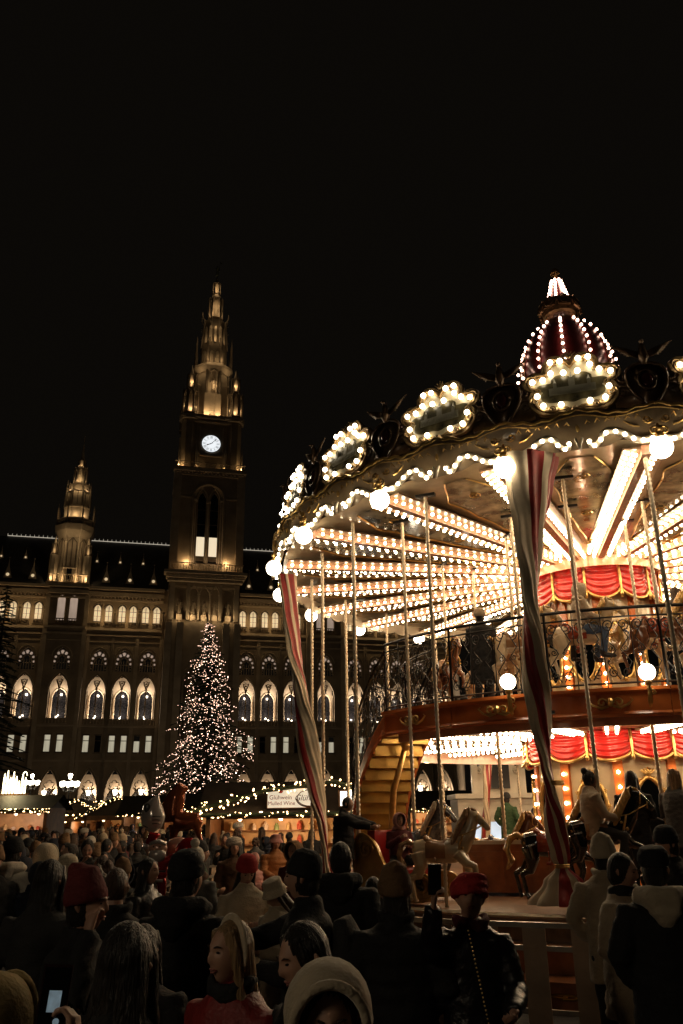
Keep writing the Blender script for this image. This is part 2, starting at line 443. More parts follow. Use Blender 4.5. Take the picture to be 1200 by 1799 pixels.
# roof
rb = MB()
for a, bb in ((-50.5, -6.0), (6.0, 50.5)):
    rb.quad((a, -.3, 42.0), (bb, -.3, 42.0), (bb, 8, 53.2), (a, 8, 53.2)); rb.quad((bb, 16, 42), (a, 16, 42), (a, 8, 53.2), (bb, 8, 53.2))
    rb.add([(a, -.3, 42), (a, 16, 42), (a, 8, 53.2), (bb, -.3, 42), (bb, 16, 42), (bb, 8, 53.2)], [(0, 1, 2), (3, 4, 5)])
roof = rb.build('roof', slate, hall)
b = MB()
for a, bb in ((-36.5, -6.0), (6.0, 36)):
    b.tube([(a, 7.9, 53.3), (bb, 7.9, 53.3)], .075, 5)
    for i in range(int((bb - a) / .8)): b.tube([(a + i * .8, 7.9, 53.3), (a + i * .8, 7.9, 53.75)], [.05, .02], 4)
b.build('ridge_cresting', glow('ridge_light', (1, .88, .7), .45), roof)
b = MB()
b.prism([(-.75, 0), (.75, 0), (.12, 2.2), (0, 3.6), (-.12, 2.2)], -.2, .1); b.ball((0, -.05, 3.8), .13, 6, 4)
m_dor = b.mesh('dormer', stone_l)
b = MB(); b.add([(x, -.25, z) for x, z in spiral(0, .62, .3, .3, 0, 2 * pi * .9, 9)], [tuple(range(10))]); m_dorp = b.mesh('pane', lit_warm)
for s in (-1, 1):
    for k in range(10):
        x = s * (8.9 + 4.25 * k)
        if abs(x) > 48 or 20.5 < abs(x) < 27: continue
        d = hpart('dormer', m_dor, roof, (x, .25, 42.9)); d2 = obj('dormer_window', m_dorp, hall, (x, .25, 42.9))
        if k % 1 == 0:
            M2 = Matrix.Translation((x + 2.1 * s, 4.0, 47.6)) @ Matrix.Scale(.62, 4)
            obj('dormer', m_dor, roof, M=M2); obj('dormer_window', m_dorp, hall, M=M2)

# ------------------------------------------------------------ towers
def octo(R, z0, z1, R1=None, rot=22.5): return dict(R=R, R1=R1 or R, z0=z0, z1=z1, rot=rot)
def oct_prism(b, R, z0, z1, R1=None, rot=22.5, n=8, c=(0, 0)):
    R1 = R if R1 is None else R1; k = 1 / cos(pi / n)
    b.add([(c[0] + R * k * cos(rad(rot) + 2 * pi * i / n), c[1] + R * k * sin(rad(rot) + 2 * pi * i / n), z0) for i in range(n)] +
          [(c[0] + R1 * k * cos(rad(rot) + 2 * pi * i / n), c[1] + R1 * k * sin(rad(rot) + 2 * pi * i / n), z1) for i in range(n)],
          [(i, (i + 1) % n, n + (i + 1) % n, n + i) for i in range(n)] + [tuple(range(n))[::-1], tuple(range(n, 2 * n))])
def lantern(b, R, z0, z1, n=8, c=(0, 0), core=.55, colr=.12, arches=True):
    """open gallery: inner core, outer columns, little gables and pinnacles"""
    oct_prism(b, R * core, z0, z1, c=c)
    b.cur = 1  # outer columns darker than the lit core, shade put into their colour
    for i in range(n):
        a = 2 * pi * (i + .5) / n; x, y = c[0] + R * cos(a), c[1] + R * sin(a)
        b.tube([(x, y, z0), (x, y, z1)], colr * R, 5)
        b.tube([(x, y, z1), (x, y, z1 + R * .45)], [colr * R * 1.2, .02], 4)
        a2 = 2 * pi * (i + 1.5) / n; x2, y2 = c[0] + R * cos(a2), c[1] + R * sin(a2)
        if arches:
            mx, my = (x + x2) / 2, (y + y2) / 2
            b.tube([(x, y, z1 - (z1 - z0) * .22), (mx, my, z1 + R * .12), (x2, y2, z1 - (z1 - z0) * .22)], colr * R * .7, 4)
    oct_prism(b, R * 1.08, z0 - R * .08, z0, c=c); oct_prism(b, R * 1.05, z1, z1 + R * .1, c=c); b.cur = 0

S = .983
TM = Matrix.Translation(Vector((.42, -2.6, 0)))
tower = obj('main_tower', None, hall, M=TM)
tw = MB(); tt = MB()
hwT = 6.6; cy = 6.6
# lower shaft with the tall portal arch
holed(tw, (-hwT, 0, hwT, 36.5), arch(6.4, 30.0, 24.5, 10), 0, 1.5, .3)
wal = arch(6.4, 30.0, 24.5, 10); pane(tw, wal, 1.5)
for s in (-1, 1):
    tw.quad((s * hwT, 0, 0), (s * hwT, 2 * cy, 0), (s * hwT, 2 * cy, 66.5), (s * hwT, 0, 66.5))
    for x in (s * 6.3, s * 4.2): tt.box((x, -.25, 18), (1.2, .9, 36))
    tt.box((s * 6.2, -.15, 56), (1.5, .7, 20))
# statue gallery: recess with five niches
tw.quad((-hwT, 1.8, 36.5), (hwT, 1.8, 36.5), (hwT, 1.8, 43.6), (-hwT, 1.8, 43.6))
tw.box((0, .9, 36.4), (13.2, 1.8, .2)); tw.box((0, .9, 43.6), (13.2, 1.8, 1.2))
for x in (-6.0, -3.0, 3.0, 6.0): tt.box((x, .2, 40), (.9 if abs(x) > 5 else .5, .8, 7))
for x in (-1.05, 1.05, -2.85, 2.85): tt.tube([(x, .1, 36.6), (x, .1, 41.5)], .18, 7); tt.box((x, .1, 41.6), (.5, .5, .25))
for x in (-2, 0, 2): tt.tube([(x - 1, .05, 41.7), (x - .5, .05, 42.6), (x, .05, 43.3), (x + .5, .05, 42.6), (x + 1, .05, 41.7)], .13, 5)
def statue(b, x, y, z, h=2.9):
    b.tube([(x, y, z), (x, y, z + h * .35), (x, y, z + h * .62), (x, y, z + h * .8), (x, y, z + h * .86)], [h * .13, h * .11, h * .1, h * .13, h * .05], 8, squash=(1, .75))
    b.ball((x, y, z + h * .93), h * .07, 7, 5)
    b.tube([(x - h * .12, y, z + h * .78), (x - h * .17, y - .1, z + h * .58), (x - h * .05, y - .3, z + h * .6)], h * .035, 5)
    b.tube([(x + h * .12, y, z + h * .78), (x + h * .18, y, z + h * .55), (x + h * .12, y - .2, z + h * .42)], h * .035, 5)
stt = {}
for x in (-4.5, -2, 0, 2, 4.5):
    b = MB(); b.box((0, 0, -.55), (1.1, .9, 1.1)); statue(b, 0, 0, 0); b.build('statue', stone_l, tower, smooth=False, loc=(x, .75, 37.7))
    lamp('niche_lamp', 'POINT', (x * 1.06, -.7, 37.1), 60, (1, .7, .36), .1, tower)
# balcony under the belfry
tt.box((0, -.5, 44.6), (14.6, 2.0, .7)); tt.box((0, -.8, 45.25), (15.4, 2.6, .5)); tt.box((0, -.35, 43.9), (14.0, 1.4, .35))
for i in range(22): tt.box((-7 + i * .667, -1.55, 44.75), (.3, .35, .5))
bb = MB()
for i in range(7):
    c_ = MB(); f_balustrade(c_, 1.9, 1.5, 4); bb.add([(x - 6 + i * 2, y - 1.9, z + 45.5) for x, y, z in c_.v], c_.f)
bb.build('balcony_balustrade', stone_l, tower)
# belfry shaft with the big round-headed niche and two lancets
round_ = [(-3.1, 0), (3.1, 0)] + [(3.1 * cos(pi * i / 14), 13.6 + 3.1 * sin(pi * i / 14)) for i in range(15)]
holed(tw, (-hwT, 45.5, hwT, 66.5), [(x, z + 47.2) for x, z in round_], 0, 1.1, .3)
for k, off in ((1, .35), (2, .7)):
    tt.tube([(x * (1 - .07 * k), off, z + 47.2) for x, z in round_[1:]] + [(-3.1 * (1 - .07 * k), off, 47.2)], .17, 6)
for dx in (-1.2, 1.2):
    x0, x1 = (-3.1, 0) if dx < 0 else (0, 3.1)
    holed(tw, (x0, 47.0, x1, 64.2), arch(1.75, 14.6, 12.6, 8, dx, 48.0), 1.15, .7, .12)
    tt.tube([(dx + x, 1.0, 59.2 + z) for x, z in arch(2.3, 4.2, 1.2, 8)[2:]], .2, 6)
    pl = MB(); pane(pl, arch(1.75, 14.6, 12.6, 8), 0); wd = pl.build('belfry_window', gl_dark, tower, loc=(dx, 1.9, 48))
    p2 = MB(); pane(p2, [(-.82, 1.5), (.82, 1.5), (.82, 5.4), (-.82, 5.4)], -.15); p2.build('lit_panel', glow('belfry_glow', (1, .82, .55), .85), wd)
    p3 = MB(); p3.box((0, -.1, 1.0), (1.75, .3, 1.0)); p3.box((0, -.1, 8.0), (1.75, .1, .12)); p3.box((0, -.1, 11), (1.75, .1, .12)); p3.build('window_sill', stone_d, wd)
tt.tube([(0, 1.0, 47.3), (0, 1.0, 60.2)], .26, 8); tt.box((0, 1, 60.3), (.9, .7, .5)); tt.box((0, .9, 47.4), (.9, .8, .7))
for s in (-1, 1):
    for q in (2.5, 2.9): tt.tube([(s * q, .6, 47.2), (s * q, .6, 60.4)], .15, 6)
    tt.box((s * 2.8, .4, 60.6), (1.1, .8, .35)); tt.box((s * 5, -.06, 60.9), (3.3, .3, .3))
    lamp('belfry_uplight', 'POINT', (s * 3.75, -.55, 47.6), 170, (1, .66, .32), .1, tower)
    lamp('belfry_uplight', 'POINT', (s * 1.9, -.2, 47.9), 40, (1, .7, .4), .1, tower)
tt.box((0, -.1, 65.6), (13.6, .6, .35)); tt.box((0, -.35, 66.5), (14.2, 1.3, .7))
for i in range(18): tt.box((-6.4 + i * .75, -.5, 65.95), (.32, .5, .35))
tt.box((0, cy, 66.5), (13.4, 2 * cy, .6))
# clock storey
cw = 5.2
tw.quad((-cw, .9, 66.8), (cw, .9, 66.8), (cw, .9, 78.5), (-cw, .9, 78.5))
for s in (-1, 1): tw.quad((s * cw, .9, 66.8), (s * cw, 2 * cy - 1, 66.8), (s * cw, 2 * cy - 1, 78.5), (s * cw, .9, 78.5))
for s in (-1, 1):
    oct_prism(tw, 1.45, 66.8, 78.6, c=(s * 4.55, 1.5)); oct_prism(tw, 1.45, 66.8, 78.6, c=(s * 4.55, 2 * cy - 1.5))
    for dx in (-1, 1):
        tt.tube([(s * 4.55 + dx * 1.65, .15, 66.8), (s * 4.55 + dx * 1.65, .15, 70.6), (s * 4.55 + dx * 1.65, .15, 72.2)], [.18, .18, .02], 5)
    nb = MB(); nb.prism(arch(.75, 3.9, 3.1, 5), 0, .1); nb.build('lit_niche', stone_l, tower, loc=(s * 2.75, .72, 67.4))
    lamp('niche_lamp', 'POINT', (s * 2.75, .1, 67.6), 30, (1, .66, .3), .08, tower)
    lamp('corner_lamp', 'POINT', (s * 6.1, -.1, 67.6), 90, (1, .66, .3), .1, tower)
bb = MB()
for x in (-5.7, -2.9, 0, 2.9, 5.7):       # pierced parapet
    bb.box((x, -.75, 66.95), (2.4, .2, .15)); bb.box((x, -.75, 68.05), (2.4, .2, .15))
    for q in (-.7, 0, .7): bb.tube([(x + a, -.75, z) for a, z in spiral(q, 67.5, .3, .3, 0, 2 * pi, 8)], .07, 4)
bb.build('parapet', stone_d, tower)
tt.box((0, .6, 70.2), (4.6, .5, .22))
for s in (-1, 1): tt.box((s * 2.3, .65, 73.5), (.2, .4, 6))
tt.box((0, .5, 77.6), (11.2, .8, .35)); tt.box((0, .3, 78.5), (12.0, 1.6, .6)); tt.box((0, cy - .6, 78.5), (11.4, 10.4, .5))
for s in (-1, 1): oct_prism(tt, 2.0, 77.9, 78.8, c=(s * 4.5, 1.4))
for i in range(12): tt.box((-2.4 + i * .43, -.35, 78.1), (.2, .3, .3))
# clock
clk = MB(); k = 40
clk.add([(1.87 * cos(2 * pi * i / k), -.02, 1.87 * sin(2 * pi * i / k)) for i in range(k)], [tuple(range(k))])
face = clk.build('clock_face', glow('clock_glow', (.93, .97, 1), .95), tower, loc=(0, .78, 73.0))
ck = MB(); dk = mat('clock_black', (.01, .01, .012), .5)
ck.tube([(x, -.06, z) for x, z in spiral(0, 0, 1.93, 1.93, 0, 2 * pi, 40)], .09, 6)
ck.tube([(x, -.05, z) for x, z in spiral(0, 0, 1.05, 1.05, 0, 2 * pi, 32)], .012, 4)
NUM = ['XII', 'I', 'II', 'III', 'IIII', 'V', 'VI', 'VII', 'VIII', 'IX', 'X', 'XI']
for i in range(12):      # roman numerals, feet to the centre
    a = pi / 2 - i * pi / 6; t = NUM[i]; wd_ = {'I': .12, 'V': .24, 'X': .24}; tot = sum(wd_[c] for c in t); x = -tot / 2
    er = Vector((cos(a), 0, sin(a))); et = Vector((sin(a), 0, -cos(a)))
    for c in t:
        def st(x1, r1, x2, r2, th):
            p1 = er * r1 + et * x1; p2 = er * r2 + et * x2
            ck.tube([p1 + Vector((0, -.06, 0)), p2 + Vector((0, -.06, 0))], th, 4)
        xm = x + wd_[c] / 2
        if c == 'I': st(xm, 1.15, xm, 1.68, .028)
        elif c == 'V': st(xm, 1.15, xm - .09, 1.68, .03); st(xm, 1.15, xm + .09, 1.68, .018)
        else: st(xm - .09, 1.15, xm + .09, 1.68, .03); st(xm + .09, 1.15, xm - .09, 1.68, .018)
        x += wd_[c]
ck.build('clock_dial', dk, tower, loc=(0, .78, 73.0))
hd = MB()
def hand(a, L, w):
    d = Vector((cos(a), 0, sin(a))); pz = Vector((0, -.16, 0))
    hd.tube([d * -.3 + pz, d * .05 + pz, d * L * .7 + pz, d * L + pz], [w * .7, w, w * 1.2, w * .2], 5)
    q = spiral(0, 0, .11, .11, 0, 2 * pi, 8); cc = d * L * .72
    hd.tube([(x + cc.x, -.17, z + cc.z) for x, z in q], .04, 4)
hand(rad(45), 1.65, .055); hand(rad(205), 1.1, .075)
hd.build('clock_hands', dk, tower, loc=(0, .74, 73.0))
# octagonal core, spire stages
cc = (0, cy - 1.0)
sp = MB()
oct_prism(sp, 3.3, 78.8, 89.5, R1=3.0, c=cc)
oct_prism(sp, 3.3, 89.3, 90.2, R1=3.9, c=cc); oct_prism(sp, 3.95, 90.2, 90.8, R1=3.9, c=cc)
sp.cur = 1  # outer shafts and pinnacles darkened, shade put into the stone colour
for i in range(8):
    a = rad(22.5 + 45 * i); x, y = cc[0] + 3.45 * cos(a), cc[1] + 3.45 * sin(a)
    sp.tube([(x, y, 78.8), (x, y, 89.6)], .28, 5)
    x, y = cc[0] + 3.9 * cos(a), cc[1] + 3.9 * sin(a)
    sp.tube([(x, y, 90.8), (x, y, 93.4), (x, y, 97.5)], [.3, .3, .03], 5)
    a = rad(45 * i); x, y = cc[0] + 3.3 * cos(a), cc[1] + 3.3 * sin(a)
    sp.tube([(x, y, 90.8), (x, y, 92.6), (x, y, 94.0)], [.2, .2, .02], 4)
oct_prism(sp, 2.55, 90.8, 95.0, c=cc); oct_prism(sp, 2.4, 95, 101.6, R1=2.0, c=cc)  # stage coloured dark as if in shade, so the pale lancets look lit
sp.cur = 1
for i in range(8):
    a = rad(22.5 + 45 * i)
    sp.tube([pol(2.9, 22.5 + 45 * i, 95, cc), pol(2.35, 22.5 + 45 * i, 101.6, cc)], .2, 5)
    sp.tube([pol(2.2, 22.5 + 45 * i, 101, cc), pol(3.0, 22.5 + 45 * i, 102.4, cc), pol(2.9, 22.5 + 45 * i, 103.2, cc)], [.1, .12, .05], 5)
    for z in (96.5, 98.5, 100.3): sp.tube([pol(2.5, 22.5 + 45 * i, z, cc), pol(3.1, 22.5 + 45 * i, z + .25, cc)], [.09, .04], 4)
sp.cur = 0; lantern(sp, 1.45, 102.4, 106.6, c=cc, core=.45, colr=.16)
oct_prism(sp, 1.0, 107.2, 108.2, R1=.7, c=cc); lantern(sp, .82, 108.2, 110.6, c=cc, core=.5, colr=.16)
oct_prism(sp, .5, 111, 112.2, R1=.12, c=cc)
sp.add([(x, y, z) for x, y, z in []], [])
# turrets
for s in (-1, 1):
    for yy in (1.4, 2 * cy - 3.4):
        c2 = (s * 4.45, yy)
        lantern(sp, 1.45, 79.3, 83.6, c=c2, core=.4, colr=.17)
        lantern(sp, .85, 84.6, 87.2, c=c2, core=.5, colr=.18)
        oct_prism(sp, .5, 87.4, 89.4, R1=.05, c=c2)
        if yy < 2: sp.tube([(s * 3.2, 2.6, 86.4), (s * 2.4, 3.6, 86.6)], .09, 4)
sp = sp.build('spire', [stone_l, stone_d], tower); SZ = lambda z: 78.8 + (z - 78.8) * 1.12
sp.scale = (1.03, 1.03, 1.12); sp.location = (0, -.15, 78.8 * (1 - 1.12))
# front gable of the lantern stage, statue niche, rosettes
gb = MB(); gb.box((0, 1.3, 79.0), (7.6, .4, 1.0))
for s in (-1, 1): gb.prism([(s * 1.7, 79.8), (s * .8, 79.8), (s * .55, 80.8), (s * .55, 84.5), (s * 1.7, 84.5)][::s], 2.1, 2.35)
gb.tube([(x, 1.9, 79.8 + z) for x, z in spiral(0, 0, .8, .8, 0, pi, 8)], .12, 5)
gb.tube([(x, 1.95, 84.9 + z) for x, z in arch(1.3, 4.6, 3.5, 6)[1:]], .12, 5)
go = gb.build('gable', stone_l, tower); go.scale = (1, 1, 1.12); go.location.z = 78.8 * (1 - 1.12)
b = MB(); statue(b, 0, 0, 0, 2.8); b.build('statue', stone_l, tower, loc=(0, 2.1, SZ(85.2)))
lancets = MB()
for sd in (-1, 1):
    Ml = Matrix.Translation((cc[0], cc[1], 0)) @ Matrix.Rotation(rad(45 * sd), 4, 'Z')
    lancets.prism(arch(.55, 3.6, 3.0, 5, 0, 96), -2.75, -2.6, Ml); lancets.prism(arch(.6, 2.5, 2.0, 5, 0, 91.4), -3.0, -2.8, Ml)
    lancets.tube([Ml @ Vector((x, -2.95, z)) for x, z in arch(.8, 2.9, 2.1, 5, 0, 91.2)[1:]], .08, 4)
for dx in (-1.05, 0, 1.05): lancets.prism(arch(.55, 3.6, 3.0, 5, dx, 96), cc[1] - 2.75, cc[1] - 2.6)
for dx in (-.6, .6): lancets.prism(arch(.7, 2.5, 2.0, 5, dx, 91.4), cc[1] - 3.0, cc[1] - 2.8)
lo = lancets.build('lancet', stone_l, tower); lo.scale = (1, 1, 1.12); lo.location.z = 78.8 * (1 - 1.12)
b = MB(); b.tube([(0, 0, 0), (0, 0, 2.2)], [.14, .06], 6); statue(b, 0, 0, 1.1, 2.6); b.tube([(.35, 0, 2.4), (.6, 0, 5.0)], .04, 4); b.box((.75, 0, 4.6), (.45, .04, .35))
b.build('banner_figure', mat('verdigris', (.12, .14, .11), .5, metal=.4), tower, loc=(0, cc[1], SZ(111.8)))
for x, y, z, p in ((0, -1.0 + 1.2, 79.9, 60), (-1.2, 1.2, 80, 60), (1.2, 1.2, 80, 60), (0, 1.1, 86, 22), (-3.0, .6, 91.6, 20), (-1.0, 1.2, 91.4, 16), (1.0, 1.2, 91.4, 16), (3.0, .6, 91.6, 20),
                   (0, 1.9, 96.6, 16), (-2.3, 2.4, 96.6, 10), (2.3, 2.4, 96.6, 10), (0, 2.2, 99.5, 10), (-1.2, 3.7, 103.0, 30), (1.2, 3.7, 103.0, 30), (0, 3.3, 104.6, 44), (0, 4.0, 109, 34), (-3.4, 2.4, 89, 10), (3.4, 2.4, 89, 10)):
    lamp('spire_lamp', 'POINT', (x, y, SZ(z)), p * 2.6, (1, .68, .34), .1, tower)
for s in (-1, 1):
    for dx, z, p in ((0, 80.2, 14), (-1, 80.6, 8), (1, 80.6, 8), (0, 85.6, 16)):
        lamp('turret_lamp', 'POINT', (s * 4.45 + dx, .25 if dx == 0 else .7, SZ(z)), p * 4, (1, .68, .34), .08, tower)
tw.build('tower_wall', stone, tower); tt.build('tower_trim', stone_l, tower)
tower.scale = (S, S, S)

def side_tower(u):
    t = obj('side_tower', None, hall, (u, -.9, 0)); b = MB(); c2 = (0, 3.4)
    b.box((0, 3.4, 41.8), (7.6, 7.6, .9))
    oct_prism(b, 2.75, 42.2, 51.0, R1=2.6, c=c2); oct_prism(b, 2.65, 51, 52.3, R1=3.35, c=c2); oct_prism(b, 3.4, 52.3, 53.4, R1=3.5, c=c2)
    for i in range(8):
        b.tube([pol(2.95, 22.5 + 45 * i, 42.2, c2), pol(2.85, 22.5 + 45 * i, 51.4, c2)], .2, 5)
        for q in (-.6, 0, .6):
            p0 = Vector(pol(3.3, 45 * i, 54, c2)); tv = Vector((-sin(rad(45 * i)), cos(rad(45 * i)), 0))
            b.tube([p0 + tv * (q + .22 * cos(a)) + Vector((0, 0, .22 * sin(a))) for a in [2 * pi * j / 8 for j in range(9)]], .05, 4)
        b.tube([pol(3.4, 22.5 + 45 * i, 53.4, c2), pol(3.4, 22.5 + 45 * i, 55.4, c2)], [.16, .04], 4)
    oct_prism(b, 3.35, 54.5, 54.7, c=c2)
    oct_prism(b, 2.2, 53.4, 57.0, c=c2); oct_prism(b, 2.35, 57, 57.3, c=c2); oct_prism(b, 2.0, 57.3, 60.4, R1=1.8, c=c2)
    b.cur = 1
    for i in range(8):
        b.tube([pol(3.45, 22.5 + 45 * i, 53.4, c2), pol(3.5, 22.5 + 45 * i, 56.2, c2), pol(3.45, 22.5 + 45 * i, 57.8, c2)], [.2, .16, .02], 5)
        b.tube([pol(2.45, 22.5 + 45 * i, 57.3, c2), pol(2.35, 22.5 + 45 * i, 60.4, c2), pol(2.3, 22.5 + 45 * i, 62.6, c2)], [.2, .16, .02], 5)
        b.tube([pol(1.9, 45 * i, 57.4, c2), pol(1.85, 45 * i, 60.3, c2)], .1, 5)
        b.tube([pol(2.78, 45 * i, 44, c2), pol(2.7, 45 * i, 50.6, c2)], .09, 5)
        for q in (-.8, .8): b.tube([Vector(pol(2.78, 45 * i, 43, c2)) + Vector((-sin(rad(45 * i)), cos(rad(45 * i)), 0)) * q, Vector(pol(2.7, 45 * i, 50.0, c2)) + Vector((-sin(rad(45 * i)), cos(rad(45 * i)), 0)) * q, Vector(pol(2.72, 45 * i, 50.9, c2))], .08, 4)
    b.cur = 0
    for i in range(8): b.tube([pol(2.2, 22.5 + 45 * i, 57.3, c2), pol(1.95, 22.5 + 45 * i, 60.6, c2)], .12, 4)
    lantern(b, 1.9, 60.6, 61.7, c=c2, core=.8, colr=.09); lantern(b, 1.2, 62.3, 65.2, c=c2, core=.5, colr=.15)
    lantern(b, .72, 65.8, 67.0, c=c2, core=.7, colr=.15); oct_prism(b, .4, 67.1, 70.8, R1=.04, c=c2)
    b.tube([(0, 3.4, 70), (0, 3.4, 72.5)], .05, 4)
    for s in (-1, 1):
        for yy in (.7, 6.1):
            oct_prism(b, .7, 42.2, 47.4, c=(s * 2.95, yy)); lantern(b, .55, 47.6, 49.4, c=(s * 2.95, yy), core=.5, colr=.16); oct_prism(b, .3, 49.6, 51, R1=.03, c=(s * 2.95, yy))
    for i in range(3):
        c_ = MB(); f_balustrade(c_, 2.0, 1.5, 4); b.add([(x - 2.5 + i * 2.5, y - .35, z + 42.2) for x, y, z in c_.v], c_.f)
    b.box((0, -.1, 45.0), (2.4, .8, .25)); b.box((0, .3, 43.6), (1.9, .6, 2.9))
    tu = b.build('turret', [stone_l, stone_d], t); tu.scale = (1, 1, 1.02); tu.location = (0, 0, -42 * .02)
    d = MB(); pane(d, arch(.9, 2.4, 1.8, 5, 0, 42.9), -.12 + .1); d.build('door', gl_dark, t)
    for x, y, z, p in ((-1.6, -.1, 43.2, 26), (1.6, -.1, 43.2, 26), (-3.0, -.3, 43, 12), (3.0, -.3, 43, 12), (-3.0, -.2, 48.2, 7), (3.0, -.2, 48.2, 7), (-2, -.9, 50.3, 20), (2, -.9, 50.3, 20),
                       (0, .6, 55.8, 14), (-1.8, 1.2, 55.8, 14), (1.8, 1.2, 55.8, 14), (0, .9, 61, 12), (-1.6, 2, 61, 8), (1.6, 2, 61, 8), (0, 1.8, 63.2, 18), (-1, 2.2, 63, 10), (1, 2.2, 63, 10), (0, 2.3, 66.2, 9)):
        lamp('turret_lamp', 'POINT', (x, y, z), p * 3.2, (1, .7, .36), .08, t)
    # windows of the shaft
    return t
side_tower(-23.9); side_tower(23.6)
# ============================================================ CAROUSEL
CC = Vector((5.69, 18.14, 0))
cream = mat('cream_lacquer', (0.60, 0.47, 0.30), 0.28, var=0.12, scale=3, coat=0.5, bump=0.05)
strip_m = mat('strip_lacquer', (0.20, 0.115, 0.06), 0.4, var=0.25, scale=5, coat=0.3)
cream_w = mat('white_lacquer', (0.68, 0.60, 0.47), 0.3, var=0.08, scale=3, coat=0.4)
gold = mat('gold_leaf', (0.62, 0.40, 0.14), 0.3, metal=0.85, var=0.25, scale=9)
bronze = mat('dark_bronze', (0.13, 0.075, 0.04), 0.35, metal=0.5, var=0.35, scale=7, coat=0.3)
orange = mat('orange_lacquer', (0.52, 0.135, 0.03), 0.25, var=0.15, scale=4, coat=0.6)
peach = mat('peach_lacquer', (0.62, 0.30, 0.17), 0.3, var=0.12, scale=4, coat=0.5)
rose = mat('rose_beam', (0.42, 0.20, 0.12), 0.4, var=0.45, scale=22, coat=0.3)
redc = mat('red_drapery', (0.50, 0.018, 0.015), 0.28, var=0.2, scale=6, coat=0.5)
brass = mat('twisted_brass', (0.66, 0.54, 0.38), 0.32, metal=0.3, var=0.12, scale=12)
iron = mat('black_iron', (0.012, 0.011, 0.010), 0.35, var=0.3, metal=0.3)
floor_m = mat('deck_boards', (0.22, 0.12, 0.065), 0.55, var=0.35, scale=2.5, bump=0.3)
wood = mat('varnished_wood', (0.34, 0.12, 0.04), 0.3, var=0.35, scale=5, coat=0.4)
paint = mat('painted_ceiling', (0.022, 0.028, 0.016), 0.13, var=0.5, scale=3.2, coat=1.0, bump=0.5, bscale=4.5, col2=(0.46, 0.38, 0.24))
foil = mat('ceiling_lacquer', (0.56, 0.44, 0.27), 0.2, var=0.3, scale=2.2, coat=0.8, bump=0.2, bscale=5)
picture = mat('painted_picture', (0.02, 0.02, 0.014), 0.25, var=0.6, scale=5, coat=0.15, spec=.2, col2=(0.11, 0.09, 0.045))
bulb_m = glow('bulb_glow', (1.0, 0.76, 0.46), 32.0)
bulb_c = glow('crest_bulb_glow', (1.0, 0.82, 0.55), 17.0)
bulb_r = glow('pink_bulb_glow', (1.0, 0.58, 0.42), 11.0)
globe_m = glow('globe_glow', (1.0, 0.82, 0.58), 13.0)
NB = 20; A0 = -98.0; STEP = 18.0
def bulb(b, p, r=0.03, n=6, m=4): b.ball(p, r, n, m)

car = thing('carousel', 'two storey carousel with gold crests, globe lamps and hundreds of lit bulbs', 'carousel', CC)
# ---- decks
b = MB(); b.lathe([(0.2, .9), (7.12, .9), (7.12, .78), (7.0, .74)], 80); b.build('lower_deck', floor_m, car)
b = MB(); b.lathe([(7.1, .0), (7.1, .9)], 60); b.build('deck_side', bronze, car)
st_ = MB()
for z, R in ((.6, 7.5), (.3, 7.95)): st_.lathe([(7.1, z), (R, z), (R, z - .05), (R - .05, z - .05), (R - .05, z - .3)], 80)
st_.build('step_ring', wood, car)
for k in range(40):
    a = A0 + 9 * k
    if not (-175 < a - (360 if a > 90 else 0) < -60 or a < 270): pass
    b = MB()
    b.tube([pol(7.92, a + q[0] * 6, .12 + q[1] * .1) for q in spiral(.35, .3, .28, .04, -pi / 2, 2.4 * pi, 14)], .012, 4)
    b.tube([pol(7.92, a - q[0] * 6, .12 + q[1] * .1) for q in spiral(.35, .3, .28, .04, -pi / 2, 2.4 * pi, 14)], .012, 4)
    b.build('ornament', gold, car)
# edge molding
b = MB(); b.lathe([(7.13, .93), (7.16, .9), (7.13, .87)], 80, closed_prof=True); b.build('deck_edge', brass, car)

def ring_seg(b, prof, a0, a1, n): b.lathe(prof, n, a0=rad(a0), a1=rad(a1), closed_prof=True)
# ---- upper deck with a gap for the stair
GAP0, GAP1 = -152.0, -206.0
b = MB()
ring_seg(b, [(1.3, 3.72), (1.3, 3.86), (4.4, 3.86), (4.4, 3.72)], 0, 359.9, 60)
ring_seg(b, [(4.4, 3.72), (4.4, 3.86), (5.6, 3.86), (5.6, 3.72)], GAP0, GAP1 + 360, 60)
b.build('upper_deck', floor_m, car)
b = MB()
ring_seg(b, [(1.6, 3.66), (1.6, 3.715), (4.38, 3.715), (4.38, 3.66)], 0, 359.9, 60)
ring_seg(b, [(4.38, 3.66), (4.38, 3.715), (5.5, 3.715), (5.5, 3.66)], GAP0, GAP1 + 360, 60)
b.build('under_ceiling', mat('under_peach', (.30, .13, .07), .35, var=.2, coat=.4), car)
NF = 17
for k in range(NF):
    a0 = GAP0 + k * (306.0 / NF); a1 = a0 + 306.0 / NF
    b = MB(); ring_seg(b, [(5.50, 3.50), (5.60, 3.50), (5.63, 3.54), (5.60, 3.58), (5.62, 3.84), (5.68, 3.88), (5.68, 3.93), (5.50, 3.93)], a0 + .05, a1 - .05, 6)
    f = b.build('fascia', orange, car)
    b = MB(); am = (a0 + a1) / 2
    for s in (-1, 1):
        b.tube([pol(5.66, am + s * x * 10.2, 3.71 + z) for x, z in spiral(.12, 0, .075, .02, pi, -1.2 * pi, 10)], .018, 5)
        b.tube([pol(5.65, am + s * x * 10.2, z) for x, z in ((.03, 3.66), (.14, 3.63), (.26, 3.68), (.33, 3.75), (.29, 3.78))], [.02, .022, .02, .014, .008], 5)
    b.ball(pol(5.65, am, 3.72), (.05, .05, .07), 7, 5)
    b.build('ornament', gold, f)
